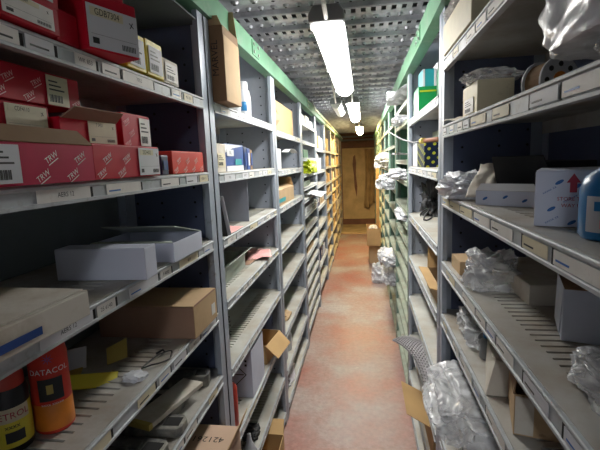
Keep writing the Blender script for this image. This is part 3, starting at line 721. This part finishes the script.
t = bottle('funnel', 'small white plastic funnel standing low behind the numbered box', 'funnel', (-.525, 1.66, z), [(.045, 0), (.046, .004), (.012, .075), (.008, .11), (.006, .11)], 'white_pl')
crumple('rag', 'grey crumpled rag beside the small white funnel', 'rag', (-.56, 1.80, z), (.08, .10, .05), 'blackmat', 3, 4)
z = LT2[7]
carton('cardboard_box', 'tan cardboard box at the bottom left edge of the aisle floor', -.62, -.425, 1.62, 1.93, z, .155, 'card_tan', opened=True, flaps=[('+y', .08, 150), ('-y', .06, 170)])

# ============================ LEFT UNIT 3
z = LT3[0]
t = carton('cardboard_box', 'lone tan carton with folded dark triangle cuts on the third left unit', -.80, -.515, 2.50, 3.18, z, .18, 'card_tan')
b = MB(); F = Fr((.1426, 0, 0), (0, 1, 0), (0, 0, 1)); b.poly(F, [(-.338, .115), (-.338, .155), (-.20, .105)], .0012); b.poly(F, [(-.338, .012), (-.338, .06), (-.16, .075)], .0012); b.build('cut_out', 'card_dark', t)
carton('white_carton', 'white slim carton right of the lone tan carton on the third left unit', -.70, -.53, 3.20, 3.27, z, .11, 'white')
z = LT3[1]
carton('white_carton', 'white square carton on the second shelf of the third left unit', -.75, -.53, 2.50, 2.74, z, .13, 'white')
carton('cardboard_box', 'brown carton standing behind the white square carton on the third left unit', -.80, -.60, 2.78, 2.95, z, .12, 'card')
o = sheet('paper_strip', 'curled white paper strip hanging over the second shelf of the third left unit', 'paper', (-.52, 3.02, z+.11), .05, .42, 'white', 2, .004, curl=-.10)
z = LT3[2]
t = carton('cardboard_box', 'open brown carton with pale blue tape on the third shelf of the third left unit', -.78, -.515, 2.50, 3.10, z, .095, 'card', opened=True, flaps=[('-x', .10, 60), ('+x', .06, 20), ('+y', .08, 60)], labels=[('+x', -.28, -.05, .02, .045, 'cyan', 'bare')])
z = LT3[6]
bottle('detergent_bottle', 'white bottle low in the third left unit, nearest one', 'bottle', (-.57, 2.62, z), [(0, 0), (.045, 0), (.048, .006), (.048, .12), (.03, .15), (.016, .16)], 'white_pl', [(.018, .159), (.018, .18), (0, .181)], 'white_pl')
bottle('detergent_bottle', 'white bottle low in the third left unit, behind the nearest one', 'bottle', (-.57, 2.78, z), [(0, 0), (.045, 0), (.048, .006), (.048, .11), (.03, .14), (.016, .15)], 'white_pl', [(.018, .149), (.018, .17), (0, .171)], 'plastic_blue')
crumple('paper_scrap', 'crumpled tan paper on the sixth shelf of the third left unit', 'paper', (-.58, 2.75, LT3[5]), (.12, .16, .04), 'card', 4, 3)
crumple('plastic_bag', 'white plastic bag on the bottom shelf of the third left unit', 'plastic bag', (-.60, 2.75, LT3[7]), (.16, .3, .12), 'film_w', 6, 4)

# ============================ LEFT UNIT 4 (close shelves)
for (sh, a, b, h, m_, lab) in [(0, 3.60, 3.86, .07, 'white', 'white packet nearest on the top shelf of the close-shelved left unit'), (0, 3.90, 4.16, .085, 'dwhite', 'cream packet in the middle of the top shelf of the close-shelved left unit'),
                          (0, 4.20, 4.45, .06, 'white', 'white packet furthest along the top shelf of the close-shelved left unit'), (6, 3.70, 4.2, .05, 'white', 'flat white packet on the seventh shelf of the close-shelved left unit'),
                          (4, 3.65, 4.1, .04, 'gwhite', 'flat grey green packet on the fifth shelf of the close-shelved left unit'), (9, 3.75, 4.2, .04, 'card', 'flat brown packet on a low shelf of the close-shelved left unit'),
                          (2, 3.7, 4.0, .07, 'dgreen', 'dark green packet above the lime bag')]:
    carton('parts_packet', lab, -.74, -.515, a, b, LT4[sh], h, m_, cat='packet')
crumple('plastic_bag', 'bright lime yellow bag bulging from the fourth left unit', 'plastic bag', (-.53, 4.0, LT4[3]), (.16, .62, .12), 'lime', 21, 4, .3)
crumple('plastic_bag', 'black crumpled bag just left of the lime yellow bag', 'plastic bag', (-.60, 3.62, LT4[3]), (.12, .12, .08), 'black', 22, 4, .3)
sheet('paper_sheet', 'white paper sheet sticking out of the fourth left unit into the aisle', 'paper', (-.47, 4.15, LT4[5]+.01), .16, .6, 'white', 2, .03, ry=10)
crumple('plastic_bag', 'white crumpled film on the sixth shelf of the close-shelved left unit', 'plastic bag', (-.55, 4.35, LT4[6]), (.12, .3, .07), 'film_w', 23, 4)

# far left units: cartons on every shelf
rl = random.Random(5)
ordn = ['top', 'second', 'third', 'fourth', 'fifth', 'sixth', 'seventh', 'eighth', 'lowest']
un = {4: 'fifth', 5: 'sixth', 6: 'seventh', 7: 'eighth', 8: 'ninth'}
pos = ['nearest', 'middle', 'far']
for u in range(4, 9):
    tops = LT5 if u == 4 else LT6
    for si, zt in enumerate(tops[:7]):
        gap = (tops[si-1]-zt-.04) if si else .24
        if u == 4 and si in (2, 4, 5): continue
        y_ = LE[u]+.06; n = 0
        while y_ < LE[u+1]-.25 and n < 3:
            w = rl.uniform(.2, .34); h = gap*rl.uniform(.55, .93)
            m_ = rl.choice(['card_tan', 'card', 'card_tan', 'card_tan', 'dwhite'] if u > 4 else ['bluewhite', 'white', 'card', 'dblue'])
            nm = {'card_tan': 'tan', 'card': 'brown', 'dwhite': 'cream', 'bluewhite': 'bluish white', 'white': 'white', 'dblue': 'dark blue'}[m_]
            if rl.random() < .88:
                carton('stock_carton', '%s carton, %s on the %s shelf of the %s left unit' % (nm, pos[n], ordn[si], un[u]), -.78, -.505-rl.uniform(0, .03), y_, y_+w, zt, h, m_, labels=[('+x', -.04, .04, h*.3, h*.65, 'label', 'bare')] if rl.random() < .4 else ())
            y_ += w+.02; n += 1

# ============================ RIGHT UNIT 1
z = RT1[0]
t = carton('film_packet', 'yellowish packet in clear film hanging over the topmost right shelf', .262, .42, 1.12, 1.48, z, .09, 'label_y', cat='packet')
crumple('plastic_film', 'clear film wrapped loosely round the yellowish packet', 'plastic film', (.335, 1.30, z+.0925), (.17, .40, .03), 'film', 31, 5, .15)
bottle('plastic_cup', 'small white cup beside the film packet on the topmost right shelf', 'cup', (.33, 1.03, z), [(0, 0), (.026, 0), (.034, .07), (.032, .07)], 'white_pl')
z = RT1[1]
t = carton('film_packet', 'cream box wrapped in film on the upper right shelf', .295, .385, 1.18, 1.34, z, .085, 'label_y', labels=[('-x', -.05, .05, .01, .05, 'label', 'bars')])
crumple('plastic_film', 'crinkled clear film lying over the cream box on the upper right shelf', 'plastic film', (.345, 1.25, z+.088), (.14, .17, .03), 'film', 32, 5, .25)
sheet('paper_scrap', 'brown and white paper scrap at the left end of the upper right shelf', 'paper', (.31, 1.42, z), .07, .12, 'dwhite', 6, .02, rz=20)
# reel of tape
t = thing('tape_reel', 'dark reel with a white spotted rim lying behind the upper right shelf edge', 'reel', (.42, 1.06, z+.052), 20)
b = MB(); b.cyl((0, -.025, 0), (0, .025, 0), .044, .044, 28); b.build('roll', 'card_dark', t)
for s_ in (-1, 1):
    b = MB(); b.cyl((0, s_*.025, 0), (0, s_*.030, 0), .050, .050, 28)
    for k in range(8): b.cyl((.034*math.cos(k*.785), s_*.0302, .034*math.sin(k*.785)), (.034*math.cos(k*.785), s_*.0312, .034*math.sin(k*.785)), .006, .006, 8, 1)
    b.build('flange', ['white_pl', 'black'], t)
b = MB(); b.cyl((0, -.032, 0), (0, .032, 0), .018, .018, 16); b.build('hub', 'orange_grad', t)
carton('parts_box', 'black box at the back of the upper right shelf', .36, .50, 1.12, 1.24, z, .075, 'blackmat') if False else None
t = crumple('plastic_bag', 'big white plastic bag overflowing the upper right shelf at the top right', 'plastic bag', (.365, .60, z+.035), (.20, .36, .19), 'film_w', 41, 6, .18)
crumple('plastic_bag', 'clear bag drooping below the big white plastic bag', 'plastic bag', (.36, .58, z), (.12, .16, .05), 'film', 42, 5, .3)
z = RT1[2]
# big white box with arrow
t = carton('shipping_carton', 'white carton with a dark red arrow on the middle right shelf', .30, .48, .72, .87, z, .093, 'bluewhite', rz=-24)
t.location = (.29+.09*.9135+.075*.4067, .77-.09*.4067+.075*.9135, z+.0008)
def arrow(b, F):
    ax = -.035; b.poly(F, [(ax-.005, .058), (ax+.005, .058), (ax+.005, .074), (ax+.010, .074), (ax, .089), (ax-.010, .074), (ax-.005, .074)], .0012)
    b.txt(F, 'STORE THIS', .0085, ax, .047, .0012); b.txt(F, 'WAY UP', .0085, ax, .036, .0012)
ink(t, 'ink_red', '-y', (.18, .15, .093), arrow, 'printed_arrow')
def ovals(b, F):
    for (u, v) in ((-.065, .030), (-.03, .068), (-.055, .075), (.03, .02), (-.035, .008), (.05, .07)):
        n = 14; c_, s_ = math.cos(R(32)), math.sin(R(32)); pts = [(u+.007*math.cos(a)*c_-.0028*math.sin(a)*s_, v+.007*math.cos(a)*s_+.0028*math.sin(a)*c_) for a in [2*math.pi*i/n for i in range(n)]]
        b.poly(F, pts, .001)
    for (u, v) in ((-.075, .062), (-.045, .048), (.01, .09), (-.07, .012)): b.txt(F, 'xxxxx xx', .006, u+.006, v, .0011, 0, 32)
ink(t, 'ink_blue', '-y', (.18, .15, .093), ovals, 'printed_pattern')
# blue bottle
t = bottle('detergent_bottle', 'blue container with white label at the right edge of the middle right shelf', 'bottle', (.352, .650, z), [(0, 0), (.040, 0), (.044, .006), (.044, .070), (.038, .088), (.016, .104), (.015, .108)], 'plastic_blue',
       [(.018, .107), (.018, .125), (0, .126)], 'white_pl', (.044, .012, .062, -165, -80), 'white', [], [(.044, .042, .055, -150, -125, 'plastic_blue'), (.044, .018, .03, -140, -105, 'ink_pink')])
# rotated open carton
t = carton('white_carton', 'small white open carton with blue ovals and black inside on the middle right shelf', .30, .45, 1.06, 1.17, z, .036, 'bluewhite', rz=-42, opened=True, inside='white', flaps=[('-y', .02, 55), ('+y', .10, 55)])
ink(t, 'ink_blue', '-y', (.15, .11, .036), lambda b, F: [b.poly(F, [(u+.007*math.cos(a)*.85-.003*math.sin(a)*.5, v+.007*math.cos(a)*.5+.003*math.sin(a)*.85) for a in [2*math.pi*i/12 for i in range(12)]], .001) for u, v in ((-.05, .017), (0, .022), (.045, .015))], 'printed_pattern')
MB().box(-.070, .070, -.050, .050, .004, .030).build('foam_insert', 'blackmat', t)
for c_ in [c for c in t.children if c.name.startswith('flap')][1:]: c_.data.materials[0] = M['blackmat']
carton('parts_box', 'large matt black box standing behind the small white open carton', .40, .58, 1.16, 1.40, z, .10, 'blackmat')
crumple('plastic_bag', 'crumpled white and clear bag hanging at the left end of the middle right shelf', 'plastic bag', (.315, 1.36, z), (.15, .24, .075), 'film_w', 43, 6, .3)
sheet('paper_sheet', 'cream curled paper sticking out of the crumpled bag on the middle right shelf', 'paper', (.33, 1.22, z+.05), .06, .16, 'dwhite', 9, .03, rz=-30, rx=35, curl=.03)
z = RT1[3]
carton('cardboard_box', 'tiny tan box left of the clear bag on the fourth right shelf', .285, .335, 1.30, 1.42, z, .040, 'card')
crumple('plastic_bag', 'shiny crumpled clear bag at the left of the fourth right shelf', 'plastic bag', (.350, 1.21, z), (.14, .17, .095), 'film', 44, 6, .32)
carton('white_carton', 'low long white carton behind the clear bag on the fourth right shelf', .385, .52, 1.03, 1.33, z, .048, 'dwhite')
t = carton('white_carton', 'taller white carton at the right of the fourth right shelf', .385, .57, .80, .92, z, .105, 'bluewhite', rz=-18, flaps=[('-x', .0951, 268)])
MB().box(-.092, .092, -.072, .072, .106, .1075).build('lid', 'card_dark', t)
crumple('plastic_bag', 'shiny clear bag at the lower right edge on the slotted shelf', 'plastic bag', (.36, .62, z), (.10, .15, .06), 'film', 45, 6, .32)
z = RT1[4]
crumple('plastic_bag', 'dark crinkled film with bottles inside, at the left end of the fifth right shelf', 'plastic bag', (.36, 1.28, z), (.13, .22, .09), 'film', 46, 6, .32)
bottle('plastic_bottle', 'small pale blue capped bottle in the crinkled film on the fifth right shelf', 'bottle', (.33, 1.15, z), [(0, 0), (.02, 0), (.022, .003), (.022, .05), (.012, .06)], 'grey_pl', [(.013, .06), (.013, .075), (0, .076)], 'plastic_blue')
t = carton('white_carton', 'crushed cream carton leaning on the fifth right shelf', .30, .40, .955, 1.13, z, .075, 'dwhite', rz=-10, jit=.014)
carton('cardboard_box', 'torn brown carton at the right end of the fifth right shelf', .30, .52, .79, .93, z, .085, 'card', opened=True, rz=-14, inside='card_dark', flaps=[('-x', .05, 80)], labels=[('-y', -.108, -.075, .004, .083, 'dwhite', 'bare')])
z = RT1[5]
crumple('plastic_bag', 'large clear bag with printed dots spilling from the sixth right shelf into the aisle', 'plastic bag', (.295, 1.25, z), (.22, .36, .10), 'film', 47, 6, .22)
carton('parts_box', 'dark grey box inside the lower right unit under the clear bag', .36, .55, .9, 1.1, z, .12, 'grey_pl')

# ============================ RIGHT UNIT 2
z = RT2[0]
carton('parts_box', 'bright green box on the top shelf of the second right unit', .278, .44, 2.22, 2.42, z, .125, 'brightgreen', labels=[('-y', -.075, .075, .100, .108, 'lime', 'bare')])
carton('parts_box', 'cyan box standing on the bright green box', .300, .365, 2.24, 2.40, z+.127, .085, 'cyan', labels=[('-y', -.032, -.022, .0, .085, 'white', 'bare'), ('-y', .022, .032, .0, .085, 'white', 'bare')])
carton('parts_box', 'white upright box on the bright green box, right of the cyan one', .368, .415, 2.22, 2.38, z+.127, .11, 'white')
carton('parts_box', 'dark green box in front of the bright green one, to its right', .36, .46, 2.06, 2.20, z, .19, 'dgreen')
carton('parts_box', 'small sky blue box at the far end of the top shelf beside the green box', .30, .40, 2.49, 2.57, z, .05, 'plastic_blue')
b = MB(); b.tube([(0, 0, 0), (0, .1, .03), (.02, .26, .10)], .012, 8); o = b.build('wooden_stick', 'label_y', None, (.30, 2.32, z+.015), smooth=True); tag(o, 'short pale wooden stick leaning behind the green box', 'stick')
z = RT2[1]
t = carton('parts_box', 'dark blue box with yellow dashes on the second shelf of the second right unit', .290, .45, 2.10, 2.40, z, .115, 'pattern')
MB().box(-.0815, -.0795, .11, .1515, 0, .115).build('edge_strip', 'white', t)
carton('parts_box', 'pale green box behind and above the dark blue one', .37, .50, 2.16, 2.38, z+.116, .06, 'gshelf')
t = thing('hand_tool', 'brown and black handled tool lying on the dark blue box', 'tool', (.315, 2.30, z+.134), 4)
b = MB(); b.tube([(.05, -.14, 0), (.02, -.05, 0), (0, .04, 0)], .013, 8); b.build('handle', 'wood_dark', t, smooth=True)
b = MB(); b.tube([(0, .04, 0), (-.02, .18, .0), (-.05, .40, .03), (-.08, .75, .10)], .0045, 8); b.build('rod', 'grey_pl', t, smooth=True)
b = MB(); b.cyl((0, .0, 0), (0, .05, 0), .017, .017, 12); b.build('collar', 'mustard', t)
carton('white_carton', 'white carton at the far end of the dark blue box', .29, .42, 2.42, 2.57, z, .13, 'white')
z = RT2[2]
crumple('rag', 'black crumpled cloth on the third shelf of the second right unit', 'cloth', (.395, 2.48, z), (.12, .18, .20), 'blackmat', 51, 5, .5)
b = MB(); P = [(.02*math.sin(i*.9), i*.02, .03+.025*math.cos(i*.7)) for i in range(14)]; b.tube(P, .005, 6)
o = b.build('cable', 'black', None, (.33, 2.15, z), smooth=True); tag(o, 'black coiled cable in front of the black cloth', 'cable')
z = RT2[3]
t = carton('cardboard_box', 'brown carton with an upright pale flap on the fourth shelf of the second right unit', .285, .46, 1.60, 1.96, z, .085, 'card', opened=True, inside='card_tan', flaps=[('+y', .13, 110), ('-x', .04, 170)])
z = RT2[5]
# rolled bubble wrap
t = thing('bubble_wrap_roll', 'grey bubble wrap strip curling out of the low right shelf', 'bubble wrap', (.25, 1.95, z+.001), 0)
b = MB(); n = 26; P = []
for i in range(n+1):
    s_ = i/n; P.append((.03-.10*s_+.02*math.sin(s_*5), s_*.42-.12, .02+.10*math.sin(s_*2.4)+.02*s_))
vs = []
for p in P:
    for j in range(9): vs.append((p[0]-.02+.16*j/8, p[1]-.03*(j/8), p[2]+.03*math.sin(j/8*3.1)))
b.add(vs, [(i*9+j, i*9+j+1, (i+1)*9+j+1, (i+1)*9+j) for i in range(n) for j in range(8)]); b.build('film_sheet', 'bubble', t, smooth=True, solid=.004)
b = MB()
for i in range(n*2):
    for j in range(16):
        k = min(int(i/2), n-1); jj = j/2; p = V(vs[k*9+int(jj)]); q = V(vs[min(k+1, n)*9+min(int(jj)+1, 8)]); c_ = p.lerp(q, .25+.5*(i % 2))
        b.cyl(c_+V((0, -.001, .001)), c_+V((0, -.004, .006)), .0055, .003, 6)
b.build('bubbles', 'bubble', t)
z = RT2[6]
t = carton('cardboard_box', 'bright tan carton low on the right with its flap reaching into the aisle', .285, .48, 1.75, 2.05, z, .16, 'card_tan', opened=True, inside='card_tan', flaps=[('-x', .13, 150), ('-y', .05, 200)])

# ============================ GREEN RIGHT UNITS
def rbag(lab, x, y, z_, s, seed, m_='film_w', nm='plastic_bag'): crumple(nm, lab, 'plastic bag', (x, y, z_), s, m_, seed, 5, .26)
sheet('plastic_film', 'pale film sheet draped over the top of the first green right unit', 'plastic film', (.24, 3.05, 2.03), .14, .7, 'film_w', 3, .05, ry=-14, rz=-3)
rbag('grey white bag poking out near the top of the first green right unit', .27, 3.15, RT3[1], (.12, .34, .06), 61)
sheet('paper_sheet', 'flat white board sticking out of the first green right unit', 'paper', (.27, 2.95, RT3[2]+.03), .14, .4, 'white', 3, .01)
rbag('white crumpled bag sticking out halfway up the first green right unit', .26, 3.2, RT3[3], (.16, .6, .07), 62)
rbag('thin white bag lying on the fifth shelf of the first green right unit', .29, 3.1, RT3[5], (.12, .5, .06), 63)
rbag('big white bag bulging halfway up the second green right unit', .24, 4.1, RT4[3], (.22, .6, .12), 64)
rbag('cream bag halfway up the third green right unit', .24, 5.0, RT4[2], (.2, .6, .16), 65, 'dwhite')
rbag('white bag low on the second green right unit, upper one', .25, 4.1, RT4[7], (.18, .5, .11), 66)
rbag('white bag low on the second green right unit, lower one', .26, 4.1, RT4[8], (.18, .45, .11), 67)
rbag('long white bag hanging at the third green right unit above the floor', .25, 5.0, RT4[8], (.18, .4, .13), 68)
rbag('grey bag on the floor beside the third green right unit', .17, 5.6, .0, (.16, .3, .24), 70)
rr = random.Random(9); un2 = ['first', 'second', 'third', 'fourth', 'fifth', 'sixth', 'seventh', 'last']
for u in range(2, 10):
    tops = RT3 if u == 2 else RT4
    for si, zt in enumerate(tops[:10]):
        gap = (tops[si-1]-zt-.035) if si else .13
        y_ = RE[u]+.06; n = 0
        while y_ < RE[u+1]-.25 and n < 3:
            w = rr.uniform(.16, .30); h = gap*rr.uniform(.4, .85)
            m_ = rr.choice(['gwhite', 'white', 'dgreen', 'card']) if u < 5 else rr.choice(['card_tan', 'dwhite', 'card'])
            nm = {'gwhite': 'grey green', 'white': 'white', 'dgreen': 'dark green', 'card': 'brown', 'card_tan': 'tan', 'dwhite': 'cream'}[m_]
            if rr.random() < (.4 if u < 5 else .75):
                carton('stock_carton', '%s carton, %s on the %s shelf of the %s green right unit' % (nm, pos[n], (ordn[:8]+['ninth', 'tenth'])[si], un2[u-2]), .36 if u < 5 else .29, .55, y_, y_+w, zt, max(h, .02), m_)
            y_ += w+.03; n += 1
# stacked cartons on the floor, far right
carton('cardboard_box', 'lower dark brown carton standing on the floor at the far right', .07, .235, 6.55, 6.95, 0, .30, 'card')
t = carton('cardboard_box', 'upper brown open carton stacked at the far right of the aisle', .04, .250, 6.45, 6.95, .303, .27, 'card_tan', opened=True, flaps=[('+x', .05, 90)])
crumple('paper_scrap', 'white papers inside the upper open carton at the far right', 'paper', (.145, 6.65, .50), (.14, .30, .09), 'white', 71, 4, .3)
b = MB(); b.box(0, .06, 0, .05, 0, 1.55); o = b.build('timber_post', 'card_tan', None, (.22, 7.6, 0)); tag(o, 'bright orange tan timber batten standing at the far right', 'batten')

# ============================ END OF THE AISLE
t = thing('plywood_panel', 'tall brown plywood panel closing the far end of the aisle', 'panel', (-.05, Y1, .16))
MB().box(-.49, .47, 0, .03, 0, 1.76).build('board', 'wood', t)
b = MB(); b.poly(Fr((-.17, -.002, 1.0), (1, 0, 0), (0, 0, 1)), [(-.02, .55), (.03, .6), (.05, .4), (.04, .1), (.07, -.2), (.05, -.45), (.0, -.2), (-.01, .1), (-.04, .35)], .003); b.build('stain', 'wood_dark', t)
for xx in (-.50, .46): MB().box(xx, xx+.04, -.02, .03, 0, 1.80).build('edge_batten', 'wood_dark', t)
struct(MB().box(XL, XR, Y1-.06, Y1+.04, 1.95, 2.05).build('trim_2', 'wood_dark'), 'reddish brown timber lintel at the end of the aisle')
struct(MB().box(XL, XR, Y1-.03, Y1+.04, .02, .15).build('trim_3', 'wood_dark'), 'reddish brown timber sill at the end of the aisle')
struct(MB().box(XL, XR, 9.3, Y1-.07, .0, .03).build('trim_4', 'wood'), 'plywood threshold board on the floor at the end of the aisle')
for k, zz in enumerate((2.11, 2.19)):
    b = MB(); b.tube([(XL+.01, 0, 0), (XR-.01, 0, 0)], .022, 10); o = b.build('ceiling_pipe', 'grey_pl', None, (0, Y1-.1, zz), smooth=True); tag(o, ['lower', 'upper'][k]+' of the two dark pipes above the end lintel', 'pipe')
# hanging brown cloth
b = MB(); vs = []; n = 30; mrow = 26
for j in range(mrow+1):
    f = j/mrow
    for i in range(n+1):
        u = i/n; wd = .30+.08*f; x = (u-.5)*wd+.03*math.sin(f*3)
        yv = -.05-.03*math.sin(u*22+f*1.5)-.015*math.sin(u*47)-.02*f
        vs.append((x, yv, -f*(1.36+.08*math.sin(u*7))))
b.add(vs, [(j*(n+1)+i, j*(n+1)+i+1, (j+1)*(n+1)+i+1, (j+1)*(n+1)+i) for j in range(mrow) for i in range(n)])
o = b.build('hanging_cloth', 'cloth', None, (.19, Y1-.03, 1.88), smooth=True, solid=.004); tag(o, 'brown cloth hanging in folds on the plywood panel', 'cloth')

# ============================ LAMPS
def lamp(label, x, y0, y1, z, w, strength, colr=(1, .97, .92), off=False):
    t = thing('strip_light', label, 'lamp', (x, y0, z)); Ln = y1-y0
    b = MB(); b.prism([(-w*.55, .012), (w*.55, .012), (w*.40, .055), (-w*.40, .055)][::-1], -.01, Ln+.01); b.build('housing', 'grey_pl', t)
    m_ = pm('diffuser_%s' % ('off' if off else 'lit'), (.8, .8, .74), .4, 0, .02, emit=None if off else colr, estr=strength)
    b = MB(); n = 10; pr_ = [(w*.5*math.cos(math.pi+math.pi*i/n), .012+.048*math.sin(math.pi+math.pi*i/n)) for i in range(n+1)]
    b.prism(pr_[::-1], .01, Ln-.01); b.build('diffuser', m_, t)
    for yy in (-.03, Ln-.01):
        b = MB(); b.prism([(-w*.56, .0), (w*.56, .0), (w*.56, .03), (w*.40, .058), (-w*.40, .058), (-w*.56, .03)][::-1], yy, yy+.04); b.build('end_cap', 'grey_pl', t, bevel=.006)
    for yy in (Ln*.2, Ln*.8):
        b = MB(); b.box(-.012, .012, yy, yy+.02, .055, ZC-z-.001); b.build('hanger', 'alu', t)
    for yy in (.02, Ln*.5, Ln-.04):
        for s_ in (-1, 1):
            b = MB(); b.box(s_*w*.5, s_*(w*.5+.006), yy, yy+.02, -.01, .02); b.build('clip', 'alu', t)
    b = MB(); b.tube([(.0, -.03, .01), (.0, -.12, .03), (-.01, -.25, .12), (-.01, -.3, ZC-z-.01)], .008, 8); b.build('cable', 'label', t)
    return t
S_ = 15.
lamp('first long strip light, brightest and nearest overhead', -.12, 1.60, 3.12, 2.11, .115, S_*.72)
lamp('second strip light further down the aisle', -.085, 3.95, 5.5, 2.13, .11, S_*1.1)
lamp('third strip light with warm glow at the far end of the aisle', -.05, 6.7, 8.3, 2.13, .11, S_*1.7, (1, .76, .36))
lamp('unlit strip light hanging left of the second lit one', -.235, 3.95, 4.75, 2.13, .09, 0, off=True)
lamp('strip light over the camera end of the aisle', -.12, -2.4, -.9, 2.11, .10, S_*.7, (.93, .96, 1))

w = bpy.data.worlds.new('world'); sc.world = w; w.use_nodes = True
w.node_tree.nodes['Background'].inputs[0].default_value = (.8, .85, 1, 1); w.node_tree.nodes['Background'].inputs[1].default_value = .3

# ============================ GROUPS
GR = {'brake_pad_carton': 'red brake part cartons on the left shelves', 'filter_carton': 'small filter cartons on the left shelves', 'white_carton': 'white cartons on the shelves',
      'cardboard_box': 'brown cardboard boxes', 'stock_carton': 'cartons in the far shelving units', 'shelving_unit': 'shelving units lining the aisle', 'plastic_bag': 'plastic bags',
      'strip_light': 'strip lights over the aisle', 'metal_part': 'cast plates on the fifth left shelf', 'parts_packet': 'packets on the left shelves', 'steel_beam': 'green beams over the racks',
      'spray_can': 'spray cans', 'detergent_bottle': 'detergent bottles', 'pink_leaflet': 'leaflets on the left shelves', 'parts_box': 'boxes in the right units', 'ceiling_pipe': 'pipes above the lintel'}
for o in COL.objects:
    n_ = o.name.split('.')[0]
    if not o.parent and n_ in GR: o['group'] = GR[n_]

# ============================ CAMERA
cd = bpy.data.cameras.new('camera'); cam = bpy.data.objects.new('camera', cd); COL.objects.link(cam)
cd.sensor_width = 36; cd.sensor_fit = 'HORIZONTAL'; cd.lens = 420/600*36; cd.clip_start = .02
rot = Matrix(((0.98840065, 0.14663301, -0.03953368), (0.01708718, 0.15128803, 0.98834203), (0.15090454, -0.97755342, 0.14702764)))
cam.matrix_world = Matrix.Translation((0, 0, 1.62)) @ rot.transposed().to_4x4()
sc.camera = cam
vs_ = sc.view_settings; vs_.view_transform = 'Standard'; vs_.look = 'None'; vs_.gamma = 1; vs_.exposure = 2.0; vs_.use_curve_mapping = False
